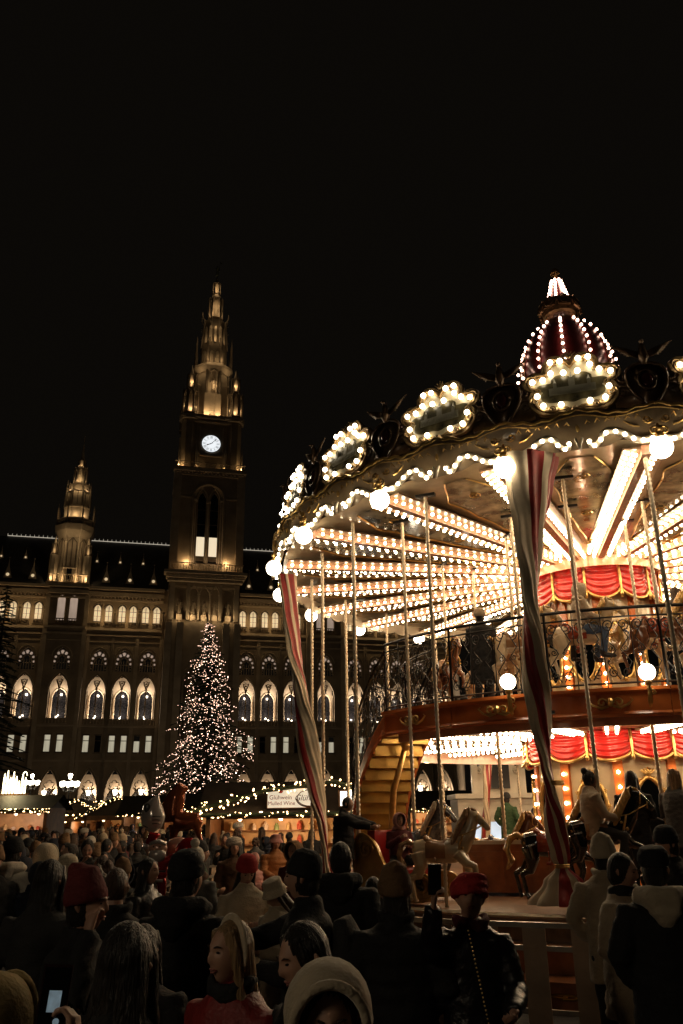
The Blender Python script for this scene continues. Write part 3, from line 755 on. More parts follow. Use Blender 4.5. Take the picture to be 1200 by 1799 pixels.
b = MB(); b.box((0, 0, 3.71), (.06, 1.25, .4)); f = b.build('fascia', orange, car, loc=(5.0 * cos(rad(GAP0)), 5.0 * sin(rad(GAP0)), 0), rz=rad(GAP0 - 90))
# bulb strips under the upper deck
for k in range(20):
    a = A0 + 9 + 18 * k
    b = MB(); b.box((3.4, 0, 3.63), (3.0, .34, .05)); s_ = b.build('light_strip', strip_m, car, rz=rad(a))
    if (GAP1 < a - 0 < GAP0) or (GAP1 < a - 360 < GAP0): pass
    b = MB()
    for q in range(18):
        for w in (-.09, .09): bulb(b, (2.05 + q * .165, w, 3.57), .033)
    b.build('bulb_row', glow('under_bulb_glow', (1, .74, .44), 34.0), s_, smooth=True, kind='stuff')
b = MB(); ring_seg(b, [(5.25, 3.4), (5.33, 3.4), (5.33, 3.66), (5.25, 3.66)], GAP0, GAP1 + 360, 70); b.build('ring_beam', peach, car)

# ---- ceiling: one lacquered sheet and a painted panel per bay
def zc(R): return 7.20 + (R - 1.25) * .033
for k in range(NB):
    a0 = A0 + k * STEP
    b = MB(); n = 4
    vs = []; fs = []
    rows = [1.25, 2.5, 4, 5.5, 7.02]
    for R in rows:
        for j in range(n + 1): vs.append(pol(R, a0 + STEP * j / n, zc(R) + .02))
    for i in range(len(rows) - 1):
        for j in range(n): fs.append((i * 5 + j, i * 5 + j + 1, i * 5 + 5 + j + 1, i * 5 + 5 + j))
    b.add(vs, fs); cp = b.build('ceiling_panel', foil, car)
    # painted scene with scalloped edge, hung 2 cm below
    b = MB(); am = a0 + STEP / 2
    o = []
    for i in range(41):
        t = i / 40; R = 2.4 + 4.2 * t
        hw_ = (R * sin(rad(9)) - .36) * (1 - .10 * abs(sin(t * 5 * pi))) * min(1, .25 + 3 * t, .3 + 4 * (1 - t))
        o.append((R, hw_))
    ring = [(R, w) for R, w in o] + [(R, -w) for R, w in o[::-1]]
    vs = [(R, w, zc(R) - .0) for R, w in ring]; b.add(vs, [(i, i + 1, 80 - i, 81 - i) for i in range(40)])
    pp = b.build('painted_scene', paint, cp, rz=rad(am))
    b = MB(); b.tube([(R, w, zc(R) - .01) for R, w in o], .016, 4); b.tube([(R, -w, zc(R) - .01) for R, w in o], .016, 4)
    for R in (2.6, 4.2, 5.9):
        b.tube([(R + x, z, zc(R) - .02) for x, z in spiral(0, 0, .13, .02, 0, 3.4 * pi, 14)], .013, 4)
    b.build('gilt_edge', gold, cp, rz=rad(am))
# ---- ceiling beams with bulbs
for k in range(NB):
    a = A0 - 1.2 + k * STEP
    b = MB(); b.box((4.12, 0, 7.24), (5.7, .13, .15)); bm = b.build('ceiling_beam', rose, car, rz=rad(a))
    b = MB()
    for s in (-1, 1): b.box((4.12, s * .2, 7.275), (5.7, .27, .03))
    b.build('light_strip', strip_m, bm)
    b = MB()
    nb_ = 28
    for q in range(nb_):
        for w in (-.27, -.14, .17):
            R = 1.6 + q * .195 + (.09 if abs(w) > .2 else 0)
            if R * sin(rad(9)) - .02 < abs(w): continue
            bulb(b, (R, w, 7.205), .031)
    b.build('bulb_row', bulb_m, bm, smooth=True, kind='stuff')
# centre hub
b = MB(); b.lathe([(1.62, 7.0), (1.62, 7.22), (1.15, 7.24)], 40); b.build('hub_ring', peach, car)

# ---- cornice: one cream cove per bay, gilt edge, scroll with bulbs
def scroll_path():
    """half bay light scroll, s in 0..1 from the globe bracket to the bay centre, z offset"""
    p = [(.03, .02), (.12, -.01), (.2, -.02), (.28, .0), (.36, .06), (.45, .13), (.54, .17), (.63, .17), (.7, .12), (.73, .04), (.79, -.03), (.86, -.02), (.885, .04), (.84, .075)]
    return p
halfbay = 7.2 * rad(9)
for k in range(NB):
    a0 = A0 + k * STEP; am = a0 + 9
    b = MB(); n = 20; prof_n = 7; vs = []; fs = []
    for j in range(n + 1):
        t = j / n; s = abs(2 * t - 1)   # s 0 mid bay, 1 at the bracket
        low = 7.30 + .13 * sin(pi * min(1, (1 - s) * 1.6)) * (1 if (1 - s) < .62 else .65)
        top = 7.80 + .05 * cos(4 * pi * t) + .03 * (1 - s)
        for i in range(prof_n + 1):
            v = i / prof_n
            R = 7.09 + .07 * sin(v * pi * .5) + .07 * v * v
            vs.append(pol(R, a0 + STEP * t, low + (top - low) * v))
    m_ = prof_n + 1
    for j in range(n):
        for i in range(prof_n): fs.append((j * m_ + i, (j + 1) * m_ + i, (j + 1) * m_ + i + 1, j * m_ + i + 1))
    b.add(vs, fs); co = b.build('cornice_panel', mat('cornice_cream', (.22, .155, .09), .35, var=.3, scale=2.5, coat=.4, bump=.2), car, smooth=True)
    b = MB()
    b.tube([pol(7.25, a0 + STEP * j / 40, 7.81 + .05 * cos(4 * pi * j / 40) + .03 * (1 - abs(2 * j / 40 - 1)) + .018 * sin(j * 1.3)) for j in range(41)], .028, 5)
    b.tube([pol(7.23, a0 + STEP * j / 20, 7.76 + .05 * cos(4 * pi * j / 20)) for j in range(21)], .014, 4)
    for s in (-1, 1):
        b.tube([pol(7.22, am + s * (9 - x * 8.0), 7.62 + z) for x, z in spiral(.13, 0, .07, .015, -pi, 1.8 * pi, 12)], .016, 4)
        b.tube([pol(7.17, am + s * 9 * (1 - x * .97), 7.47 + z) for x, z in [(q[0] + .02, q[1] + .085) for q in scroll_path()[2:9]]], .014, 4)
    for s in (-1, 1):      # acanthus relief running along the cove
        for q in range(6):
            aa = am + s * (.9 + q * 1.15)
            b.tube([pol(7.20, aa, 7.66), pol(7.23, aa + s * .28, 7.70 + .02 * (q % 2)), pol(7.22, aa + s * .62, 7.665)], [.008, .017, .004], 4)
    b.ball(pol(7.2, am, 7.6), (.03, .03, .06), 6, 5)
    b.build('gilt_edge', gold, co)
    b = MB(); bl = MB()
    for s in (-1, 1):
        pts = [pol(7.15, am + s * 9 * (1 - x * 1.0), 7.34 + z) for x, z in scroll_path()]
        b.tube(pts, [.055] * 8 + [.05, .045, .045, .04, .035, .03], 6)
        # bulbs along the path
        L = 0; last = Vector(pts[0]); nxt = .05
        for p in pts[1:]:
            p = Vector(p); d = (p - last).length
            while nxt <= L + d:
                q = last + (p - last) * ((nxt - L) / d); rr = Vector((q.x, q.y, 0)).normalized()
                bulb(bl, q + rr * .05 + Vector((0, 0, -.025)), .034); nxt += .14
            L += d; last = p
    b.tube([pol(7.24, am - .4, 7.42), pol(7.27, am, 7.24), pol(7.24, am + .4, 7.42)], [.02, .05, .02], 6)
    sc_ = b.build('light_scroll', cream_w, co, smooth=True)
    bl.build('bulb_row', bulb_c, co, smooth=True, kind='stuff')

# ---- crests
def catmull(P, n=5, closed=True):
    out = []; k = len(P)
    for i in range(k):
        p0, p1, p2, p3 = [Vector(P[(i + j) % k]) for j in (-1, 0, 1, 2)]
        for q in range(n):
            t = q / n
            v = .5 * ((2 * p1) + (-p0 + p2) * t + (2 * p0 - 5 * p1 + 4 * p2 - p3) * t * t + (-p0 + 3 * p1 - 3 * p2 + p3) * t ** 3)
            out.append((v.x, v.y))
    return out
half = [(0, -.50), (.16, -.43), (.32, -.45), (.48, -.41), (.60, -.27), (.60, -.10), (.56, .0), (.66, .07), (.67, .2), (.55, .29), (.40, .29), (.38, .42), (.28, .54), (.14, .55), (.04, .46)]
outline = half + [(0, .40)] + [(-x, z) for x, z in half[:0:-1]]
cr_out = catmull(outline, 4)
def inset(poly, f): return [(x * f, z * f) for x, z in poly]
CR_B = [(.22, -.33), (.43, -.31), (.50, -.13), (.55, .13), (.40, .19), (.28, .30), (.27, .44), (.13, .44), (.10, .22), (-.10, .22), (-.13, .44), (-.27, .44), (-.28, .24), (-.40, .14), (-.55, .13), (-.50, -.13), (-.43, -.31), (-.18, -.33)]
M_back = mesh_of(lambda b: b.prism(cr_out, .0, .1), 'crest', bronze)
def f_cface(b): b.add([(x, -.012, z) for x, z in inset(cr_out, .87)], [tuple(range(len(cr_out)))])
M_cface = mesh_of(f_cface, 'cream_glow_border', mat('crest_glow_cream', (.36, .30, .19), .4, var=.2, coat=.2))  # pale ring painted in for the bulbs' glow on the crest face
M_cpict = mesh_of(lambda b: b.add([(x * .93, -.02, z * .60 - .04) for x, z in inset(cr_out, .80)], [tuple(range(len(cr_out)))]), 'painted_picture', picture)
def f_cframe(b):
    for f, r, y in ((.99, .035, -.01), (.90, .022, -.03), (.80, .012, -.02)):
        P = inset(cr_out, f); b.tube([(x, y, z) for x, z in P + [P[0]]], r, 5, cap=False)
    for s in (-1, 1):
        for cx, cz, r in ((.56, .17, .09), (.53, -.2, .08), (.22, .44, .07), (.3, -.38, .07)):
            b.tube([(s * x, -.04, z) for x, z in spiral(cx, cz, r, .015, 0, 3 * pi, 14)], .014, 4)
    b.ball((0, -.05, -.46), (.06, .05, .1), 6, 5)
    for q in (-2, -1, 0, 1, 2): b.tube([(0, -.02, .5), (q * .05, -.02, .66 - abs(q) * .03)], [.02, .008], 4)
M_cframe = mesh_of(f_cframe, 'gilt_frame', mat('aged_gilt', (.34, .22, .10), .35, metal=.7, var=.3, scale=8))
def f_cpic(b):      # small relief of a long town building with towers
    b.box((0, -.02, -.06), (.66, .012, .13)); b.box((0, -.025, .03), (.09, .012, .24))
    for x in (-.24, .24): b.box((x, -.024, 0), (.05, .012, .17))
    for x in (-.24, .24, 0): b.tube([(x, -.024, .08 if x else .15), (x, -.024, .16 if x else .25)], [.025, .004], 4)
    for i in range(16): b.box((-.32 + i * .0425, -.03, -.075), (.014, .01, .07))
M_cpic = mesh_of(f_cpic, 'building_relief', mat('relief_olive', (.09, .08, .05), .5, var=.3))
M_bulb = mesh_of(lambda b: b.ball((0, 0, 0), .042, 8, 6), 'light_bulb', glow('crest_light_glow', (1, .84, .58), 13.0), True)
M_bulb_s = mesh_of(lambda b: b.ball((0, 0, 0), .033, 7, 5), 'light_bulb', bulb_m, True)
def f_eagle(b):
    b.tube([(0, -.02, .0), (0, -.05, .1), (0, -.04, .22), (0, -.08, .31)], [.03, .075, .06, .035], 7)
    b.ball((0, -.1, .34), (.035, .045, .035), 7, 5); b.tube([(0, -.13, .335), (0, -.17, .32)], [.016, .004], 5)
    for s in (-1, 1):
        for q in range(7):
            t = q / 6
            b.tube([(s * .05, -.03, .2 - .08 * t), (s * (.18 + .05 * (1 - t)), -.05, .26 - .1 * t), (s * (.42 - .2 * t), -.04, .36 - .22 * t)], [.02, .026, .006], 4, squash=(1, .6))
M_eagle = mesh_of(f_eagle, 'eagle', bronze, True)
def f_shield(b):
    P = [(0, -.42), (.14, -.2), (.27, .02), (.3, .25), (.22, .4), (0, .46), (-.22, .4), (-.3, .25), (-.27, .02), (-.14, -.2)]
    P = catmull(P, 3); b.prism(P, 0, .08)
    b.tube([(x, -.02, z) for x, z in P + [P[0]]], .03, 5)
    b.tube([(x, -.03, z) for x, z in [(.13 * cos(t), .14 + .18 * sin(t)) for t in [2 * pi * i / 14 for i in range(15)]]], .025, 5)
    for s in (-1, 1):
        b.tube([(s * x, -.01, z) for x, z in spiral(.38, -.05, .13, .02, pi, -1.6 * pi, 14)], .022, 4)
        b.tube([(s * x, -.01, z) for x, z in spiral(.36, .22, .1, .02, pi, 3.4 * pi, 14)], .02, 4)
    b.box((0, .04, -.05), (1.0, .06, .5))
M_shield = mesh_of(f_shield, 'shield', bronze, True)
M_gem = mesh_of(lambda b: b.ball((0, -.02, .14), (.1, .05, .15), 12, 8), 'medallion', mat('dark_red_gem', (.05, .01, .008), .1, coat=.8), True)
def face_out(R, a, z, tilt=0.0):     # local -y looks outwards
    return Matrix.Translation(pol(R, a, z)) @ Matrix.Rotation(rad(a + 90), 4, 'Z') @ Matrix.Rotation(rad(tilt), 4, 'X')
for k in range(NB):
    a = A0 + k * STEP
    am = a + 9
    c = obj('crest', M_back, car, M=face_out(7.0, am, 8.42, -8) @ Matrix.Scale(1.08, 4))
    obj('glow_border', M_cface, c); obj('picture', M_cpict, c); obj('gilt_frame', M_cframe, c); obj('relief', M_cpic, c)
    vis = -200 < ((am + 360) % 360 - 360) < 0
    for x, z in CR_B:
        if vis or (z > .3): obj('light_bulb', M_bulb, c, (x, -.07, z))
    s_ = obj('shield', M_shield, car, M=face_out(7.05, a, 8.22, -6)); obj('medallion', M_gem, s_)
    obj('eagle', M_eagle, s_, M=Matrix.Translation((0, 0, .42)) @ Matrix.Scale(1.12, 4))
b = MB(); b.lathe([(6.98, 7.78), (7.02, 8.1), (6.6, 8.25)], 80); b.build('cornice_backing', bronze, car)

# ---- rim globes with curled brackets
M_globe = mesh_of(lambda b: b.ball((0, 0, 0), .165, 20, 14), 'globe_lamp', globe_m, True)
def f_brk(b):
    b.lathe([(.0, .24), (.05, .24), (.07, .19), (.06, .155)], 10)
    for s in (-1, 1): b.tube([(s * x, -.02, z + .27) for x, z in spiral(.07, 0, .075, .02, pi, -1.4 * pi, 12)], .016, 5)
    b.tube([(0, 0, .2), (0, .03, .4)], .02, 6); b.ball((0, -.02, .3), .05, 7, 5)
M_brk = mesh_of(f_brk, 'bracket', gold, True)
for k in range(NB):
    a = A0 + k * STEP
    g_ = obj('globe_lamp', M_globe, car, M=face_out(7.26, a, 7.13)); obj('bracket', M_brk, g_)
def f_brk2(b):
    b.lathe([(.0, -.2), (.06, -.18), (.045, -.12)], 10)
    b.tube([(0, 0, -.16), (0, .0, -.3), (0, .03, -.42), (0, .09, -.5)], [.035, .03, .04, .02], 6)
    b.tube([(x, 0, z - .3) for x, z in spiral(.05, 0, .05, .01, pi, -1.4 * pi, 10)], .014, 5)
M_globe2 = mesh_of(lambda b: b.ball((0, 0, 0), .125, 20, 14), 'globe_lamp', globe_m, True)
M_brk2 = mesh_of(f_brk2, 'bracket', gold, True)
for a in (-80.5, -101.3, -122.1, -230, -251, -272):
    g_ = obj('globe_lamp', M_globe2, car, M=face_out(5.8, a, 4.12)); obj('bracket', M_brk2, g_)

# ---- scalloped valance of the far rim
for k in range(NB):
    a = A0 + k * STEP; aa = a % 360
    if not (aa < 172): continue
    b = MB()
    n = 24; vs = []; fs = []
    for j in range(n + 1):
        t = j / n; z = 7.16 - .07 * abs(sin(t * 4 * pi))
        vs += [pol(6.97, a + STEP * t, 7.4), pol(6.97, a + STEP * t, z), pol(7.0, a + STEP * t, z), pol(7.0, a + STEP * t, 7.4)]
    for j in range(n):
        for q in range(3): fs.append((j * 4 + q, (j + 1) * 4 + q, (j + 1) * 4 + q + 1, j * 4 + q + 1))
    b.add(vs, fs); b.build('valance', cream_w, car)

# ---- roof, cupola, crown
b = MB(); b.lathe([(6.95, 8.1), (6.3, 8.5), (3.5, 9.2), (1.3, 10.4), (1.25, 12.0)], 40); b.build('roof', mat('roof_canvas', (.10, .015, .012), .7), car)
dome_red = mat('dome_red', (.085, .009, .009), .4, coat=.3, var=.3)
b = MB(); b.lathe([(1.3, 11.9), (1.3, 12.05), (1.12, 12.1), (1.13, 12.5), (1.05, 12.95), (.86, 13.4), (.56, 13.78), (.34, 13.95), (.3, 14.2), (.3, 14.3)], 30)
dome = b.build('cupola', dome_red, car, smooth=True)
for k in range(12):
    a = 30 * k + 12; br = MB()
    prof = [(1.15, 12.2), (1.16, 12.42), (1.14, 12.64), (1.08, 12.86), (1.0, 13.08), (.9, 13.28), (.76, 13.5), (.6, 13.68)]
    br.tube([pol(r - .01, a, z) for r, z in prof], .018, 4)
    br.build('rib', bronze, dome)
    bl = MB()
    for r, z in prof: bulb(bl, pol(r + .05, a, z), .038, 7, 5)
    bl.build('bulb_row', bulb_r, dome, smooth=True, kind='stuff')
b = MB(); b.lathe([(.36, 14.05), (.42, 14.1), (.5, 14.45), (.46, 14.45)], 20)
for k in range(8):
    a = 45 * k
    P = [(q[0] * .9, q[1] * .9) for q in [(-.16, -.1), (.16, -.1), (.2, .12), (.1, .2), (0, .34), (-.1, .2), (-.2, .12)]]
    M3 = face_out(.5, a, 14.28, -12); b.prism(P, 0, .05, M3)
    b.tube([M3 @ Vector((x, -.03, z)) for x, z in [(.1 * cos(t), .03 + .13 * sin(t)) for t in [2 * pi * i / 10 for i in range(11)]]], .016, 4)
b.build('crown', mat('aged_gilt', (.3, .2, .1), .4), car)
b = MB(); b.lathe([(.27, 14.4), (.2, 14.75), (.1, 15.22), (.05, 15.3)], 16); sp_ = b.build('crown_cone', dome_red, car)
bl = MB()
for k in range(8):
    for q in range(8):
        t = q / 7; bulb(bl, pol(.3 - .17 * t, 45 * k + 20, 14.5 + .68 * t), .036, 7, 5)
bl.build('bulb_row', bulb_r, sp_, smooth=True, kind='stuff')
b = MB(); b.lathe([(.04, 15.28), (.05, 15.34), (.12, 15.42), (.12, 15.5), (.06, 15.57), (0, 15.58)], 14); b.build('finial', gold, car, smooth=True)

# ---- drums
def swag(R, ztop, drop, n, mats, name):
    for k in range(n):
        a0 = 360 / n * k + 6; b = MB(); nt, nv = 14, 22; vs = []; fs = []
        for i in range(nt + 1):
            t = i / nt; sg = sin(pi * t) ** .7
            h = drop * (.72 + .28 * sg)
            for j in range(nv + 1):
                v = j / nv
                r = R + .07 * sin(pi * t) * v + .030 * sin(2 * pi * 5 * v) * (.35 + .65 * sg) + .03 * v
                vs.append(pol(r, a0 + 360 / n * t, ztop - h * v))
        for i in range(nt):
            for j in range(nv): fs.append((i * (nv + 1) + j, i * (nv + 1) + j + 1, (i + 1) * (nv + 1) + j + 1, (i + 1) * (nv + 1) + j))
        b.add(vs, fs); s_ = b.build('swag', redc, car, smooth=True)
        b = MB()
        b.tube([pol(R + .05 + .07 * sin(pi * t), a0 + 360 / n * t, ztop - drop * (.72 + .28 * sin(pi * t) ** .7)) for t in [i / 12 for i in range(13)]], .032, 6)
        b.tube([pol(R + .06, a0, ztop), pol(R + .09, a0, ztop - drop * .5), pol(R + .08, a0, ztop - drop * .8), pol(R + .08, a0, ztop - drop * .86), pol(R + .08, a0, ztop - drop * .98)], [.035, .03, .02, .045, .03], 6)
        b.build('fringe', gold, s_, smooth=True)
swag(1.32, 7.15, .80, 12, None, 'swag'); swag(1.80, 3.66, .58, 14, None, 'swag')
for R, z0, z1, nm in ((1.2, 3.86, 7.2, 'upper_drum'), (1.66, .9, 3.7, 'lower_drum')):
    b = MB(); b.lathe([(R, z0), (R, z1)], 40); dr = b.build(nm, cream, car, smooth=True)
    b = MB(); b.lathe([(R + .05, z0), (R + .05, z0 + .2), (R, z0 + .24)], 40); b.build('plinth', orange, dr)
    for k in range(10):
        a = 36 * k - 106
        b = MB(); b.box((R + .02, 0, (z0 + z1) / 2), (.06, .19, z1 - z0 - .1)); pi_ = b.build('pilaster', orange, dr, rz=rad(a))
        b = MB()
        for q in range(7):
            obj('light_bulb', M_bulb_s, dr, pol(R + .09, a, z0 + .35 + q * (.27 if R > 1.5 else .2))) if -230 < ((a + 360) % 360 - 360) < 40 else None
        am = a + 18; M3 = face_out(R, am, (z0 + 1.35) if R > 1.5 else z0 + 1.35)
        fr_ = MB(); P = [(.25 * cos(t) * (1 if abs(sin(t)) < .8 else .92), .48 * sin(t)) for t in [2 * pi * i / 24 for i in range(24)]]
        P2 = [(x * 1.1, z * 1.08) for x, z in P]
        fr_.tube([(x, -.05, z) for x, z in P2 + [P2[0]]], .04, 6, cap=False)
        for i in range(12):
            t = 2 * pi * i / 12; fr_.tube([(x, -.07, z) for x, z in spiral(.3 * cos(t), .54 * sin(t), .05, .01, t, t + 2.6 * pi, 9)], .014, 4)
        for q in (-2, -1, 0, 1, 2): fr_.tube([(0, -.07, .54), (q * .06, -.07, .70 - .025 * abs(q))], [.02, .025], 5)
        mi = MB(); mi.add([(x, -.04, z) for x, z in P], [tuple(range(24))])
        mm = mi.mesh('mirror', mat('mirror_glass', (.5, .5, .48), .03, metal=1.0, var=.02)); f_ = obj('mirror', mm, dr, M=M3)
        obj('gilt_frame', fr_.mesh('gilt_frame', gold, True), f_)
# ---- structural poles (twisted)
def twisted(z0, z1, r=.034):
    b = MB(); n = 10; dz = .02; k = int((z1 - z0) / dz); vs = []; fs = []
    for i in range(k + 1):
        z = z0 + dz * i
        for j in range(n):
            a = 2 * pi * j / n; rr = r * (1 + .17 * cos(2 * a - z * 2 * pi / .075))
            vs.append((rr * cos(a), rr * sin(a), z))
    for i in range(k):
        for j in range(n): fs.append((i * n + j, i * n + (j + 1) % n, (i + 1) * n + (j + 1) % n, (i + 1) * n + j))
    b.add(vs, fs); return b.mesh('twisted_pole', brass, True)
M_pole = twisted(.9, 7.3); M_pole_u = twisted(3.86, 7.3, .032)
for R, a in ((6.36, -163.7), (6.59, -146.3), (6.84, -99.2), (6.03, -201.2), (5.86, -219.5), (6.1, -240), (6.1, -262), (6.2, -285), (6.4, -182)):
    obj('twisted_pole', M_pole, car, pol(R, a, 0))
b = MB(); b.box((0, 0, 7.3), (.34, .09, .05)); M_pb = b.mesh('pole_bracket', iron)

# ---- wrought iron railing: scroll panels bent round the deck edge
def rail_panel(b, x0, x1, zb, zt, fmap, posts=True):
    """fmap maps (s, z) to 3D; s along the rail"""
    w = x1 - x0
    def T(pts, r, n=4): b.tube([fmap(x, z) for x, z in pts], r, n)
    T([(x0 + w * i / 6, zt) for i in range(7)], .028, 6); T([(x0 + w * i / 6, zt - .14) for i in range(7)], .014); T([(x0 + w * i / 6, zb + .08) for i in range(7)], .016)
    for i in range(5):
        x = x0 + w * i / 4; T([(x, zb), (x, zt)], .022 if i in (0, 4) else .009)
    for i in range(4):
        xc = x0 + w * (i + .5) / 4; q = w / 8 - .01; zm = (zb + zt) / 2 - .03
        for s in (-1, 1):
            T(spiral(xc + s * q * .52, zt - .26, q * .46, .015, s * pi / 2 + (pi if s > 0 else 0), s * pi / 2 + (pi if s > 0 else 0) + s * 3.2 * pi, 16), .009)
            T([(xc + s * q * .1, zt - .2), (xc + s * q * .8, zm + .18), (xc + s * q * .15, zm), (xc + s * q * .85, zm - .2), (xc + s * q * .1, zb + .14)], .010)
            T(spiral(xc + s * q * .5, zb + .24, q * .4, .012, -s * pi / 2, -s * pi / 2 - s * 3 * pi, 14), .009)
            T(spiral(xc + s * q * .5, zm + .02, q * .3, .01, pi / 2, pi / 2 + s * 3 * pi, 12), .008)
NR = 17
for k in range(NR):
    a0 = GAP0 + k * (306.0 / NR)
    b = MB(); w = 5.55 * rad(306 / NR)
    rail_panel(b, 0, w, 3.93, 5.18, lambda s, z: pol(5.56, a0 + math.degrees(s / 5.55), z))
    b.build('railing', iron, car)
b = MB()     # railing along the cut edge by the stair and inner side
rail_panel(b, 0, 1.6, 3.93, 5.18, lambda s, z: pol(4.42, GAP0 - math.degrees(s / 4.42), z)); b.build('railing', iron, car)
rail_b = MB(); rail_panel(rail_b, 0, 1.6, 3.93, 5.18, lambda s, z: pol(4.42, GAP0 - math.degrees((s + 1.6) / 4.42), z)); rail_b.build('railing', iron, car)
# ---- stair
bronze_gold = mat('stair_gold', (.42, .25, .06), .32, metal=.6, var=.3, scale=3, bump=.1)
stair = obj('staircase', None, car)
NS = 14
for i in range(NS):
    a = GAP0 - .6 - i * 3.1; z = 3.86 - (i + 1) * .205
    b = MB()
    ring_seg(b, [(4.5, z - .035), (4.5, z), (5.5, z), (5.5, z - .035)], a - 3.3, a + .2, 3)
    ring_seg(b, [(4.5, z), (4.5, z + .2), (5.5, z + .2), (5.5, z)], a + .05, a + .3, 1)
    ring_seg(b, [(4.5, z - .11), (4.5, z - .036), (5.5, z - .036), (5.5, z - .11)], a - 3.3, a - 2.9, 1)
    b.build('step', bronze_gold, stair)
def helix(R0, R1, dz0, dz1, m, nm):
    b = MB(); n = 24; vs = []; fs = []
    for i in range(n + 1):
        t = i / n; a = GAP0 - t * (NS * 3.1 + 1); z = 3.86 - t * NS * .205
        vs += [pol(R0, a, z + dz0), pol(R1, a, z + dz0), pol(R1, a, z + dz1), pol(R0, a, z + dz1)]
    for i in range(n):
        for q in range(4): fs.append((i * 4 + q, i * 4 + 4 + q, i * 4 + 4 + (q + 1) % 4, i * 4 + (q + 1) % 4))
    b.add(vs, fs + [(0, 1, 2, 3)]); return b.build(nm, m, stair)
helix(5.5, 5.56, -.12, .10, orange, 'stringer'); helix(4.44, 4.5, -.12, .10, orange, 'stringer')
b = MB(); rail_panel(b, 0, 2.1, 0, 1.15, lambda s, z: pol(5.55, GAP0 - math.degrees(s / 5.55), z + 3.93 - s * (NS * .205 / (5.55 * rad(NS * 3.1 + 1))))); b.build('railing', iron, stair)
b = MB(); rail_panel(b, 2.1, 4.2, 0, 1.15, lambda s, z: pol(5.55, GAP0 - math.degrees(s / 5.55), z + 3.93 - s * (NS * .205 / (5.55 * rad(NS * 3.1 + 1))))); b.build('railing', iron, stair)
b = MB(); rail_panel(b, 0, 3.4, 0, 1.05, lambda s, z: pol(4.45, GAP0 - math.degrees(s / 4.45), z + 3.93 - s * (NS * .205 / (4.45 * rad(NS * 3.1 + 1))))); b.build('railing', iron, stair)
b = MB(); b.tube([pol(5.0, GAP0 - 4, 3.3), pol(5.05, GAP0 - 9, 2.6), pol(5.0, GAP0 - 13, 1.7), pol(5.0, GAP0 - 14, .9)], [.05, .06, .06, .05], 8); b.ball(pol(5.0, GAP0 - 3, 3.38), .1, 10, 8)
b.build('stay', gold, stair, smooth=True)

# ---- twisted striped canvas drapes
cv_w = mat('canvas_cream', (.62, .50, .34), .55, var=.18, scale=3, bump=.3, bscale=8, sheen=.2)
cv_r = mat('canvas_red', (.30, .018, .014), .5, var=.25, scale=4, bump=.3, bscale=8)
def drape(name, path, label, stripe_n=6, ph=0.0, reds=((.70, .80), (.87, 1.0), (.18, .32))):
    """path: list of (x,y,z,rx,twist,fold)"""
    root = thing(name, label, 'canvas drape', (path[-1][0], path[-1][1], .9))
    n = 54; N_ = 90; rows = []
    for i in range(N_ + 1):
        t = i / N_ * (len(path) - 1); k = min(int(t), len(path) - 2); f = t - k
        f2 = f * f * (3 - 2 * f); rows.append([path[k][q] + (path[k + 1][q] - path[k][q]) * (f if q in (0, 1, 2) else f2) for q in range(6)])
    mw, mr = MB(), MB(); ox, oy = path[-1][0], path[-1][1]
    def P(i, j):
        x, y, z, r, tw_, fo = rows[i]; a = 2 * pi * j / n
        rr = 1 + fo * sin(a * 7 + 1) + fo * .6 * sin(a * 11 + z * 2) + .05 * noise.noise(Vector((cos(a) * 2, sin(a) * 2, z * 1.2)))
        fl = .55
        cx, cy_ = r * rr * cos(a), r * rr * fl * sin(a); w_ = tw_
        return (x + cx * cos(w_) - cy_ * sin(w_) - ox, y + cx * sin(w_) + cy_ * cos(w_) - oy, z - .9)
    G = [[P(i, j) for j in range(n)] for i in range(N_ + 1)]
    for i in range(N_):
        for j in range(n):
            u_ = ((j + ph) / n) % 1.0; red = any(a_ <= u_ < c_ for a_, c_ in reds)
            (mr if red else mw).add([G[i][j], G[i][(j + 1) % n], G[i + 1][(j + 1) % n], G[i + 1][j]], [(0, 1, 2, 3)])
    for mb_, m, nm in ((mw, cv_w, 'cream_canvas'), (mr, cv_r, 'red_stripe')):
        bm_ = bmesh.new(); me = mb_.mesh(nm, m, True); bm_.from_mesh(me); bmesh.ops.remove_doubles(bm_, verts=bm_.verts, dist=1e-5); bm_.to_mesh(me); bm_.free()
        obj(nm, me, root)
    return root
def W(R, a, z): return (CC.x + R * cos(rad(a)), CC.y + R * sin(rad(a)), z)
d1 = [(*W(7.0, -113.2, 7.36), .42, .15, .10), (*W(6.95, -113.6, 6.9), .33, .2, .12), (*W(6.9, -114.4, 6.1), .25, .55, .12), (*W(6.9, -115, 5.2), .20, 1.2, .10), (*W(6.9, -115.2, 4.3), .19, 2.2, .10), (*W(6.9, -115.2, 3.4), .16, 3.4, .10),
      (*W(6.9, -115, 2.75), .11, 4.2, .12), (*W(6.9, -114.8, 2.45), .13, 4.6, .12), (*W(6.88, -114.6, 2.0), .16, 5.3, .10), (*W(6.88, -114.4, 1.6), .12, 5.9, .12), (*W(6.88, -114.3, 1.48), .08, 6.0, .14), (*W(6.88, -114.3, 1.3), .22, 6.1, .16), (*W(6.88, -114.3, 1.02), .38, 6.2, .22)]
dr1 = drape('canvas_drape', d1, 'large twisted red and cream canvas drape tied to the front of the carousel rim')
b = MB()
for q in range(3): b.tube([(.13 * cos(t), .1 * sin(t), 1.62 + .02 * q) for t in [2 * pi * i / 12 for i in range(13)]], .012, 5)
for q in range(2): b.tube([(.09 * cos(t), .07 * sin(t), .58 + .025 * q) for t in [2 * pi * i / 12 for i in range(13)]], .014, 5)
b.build('tie_rope', gold, dr1)
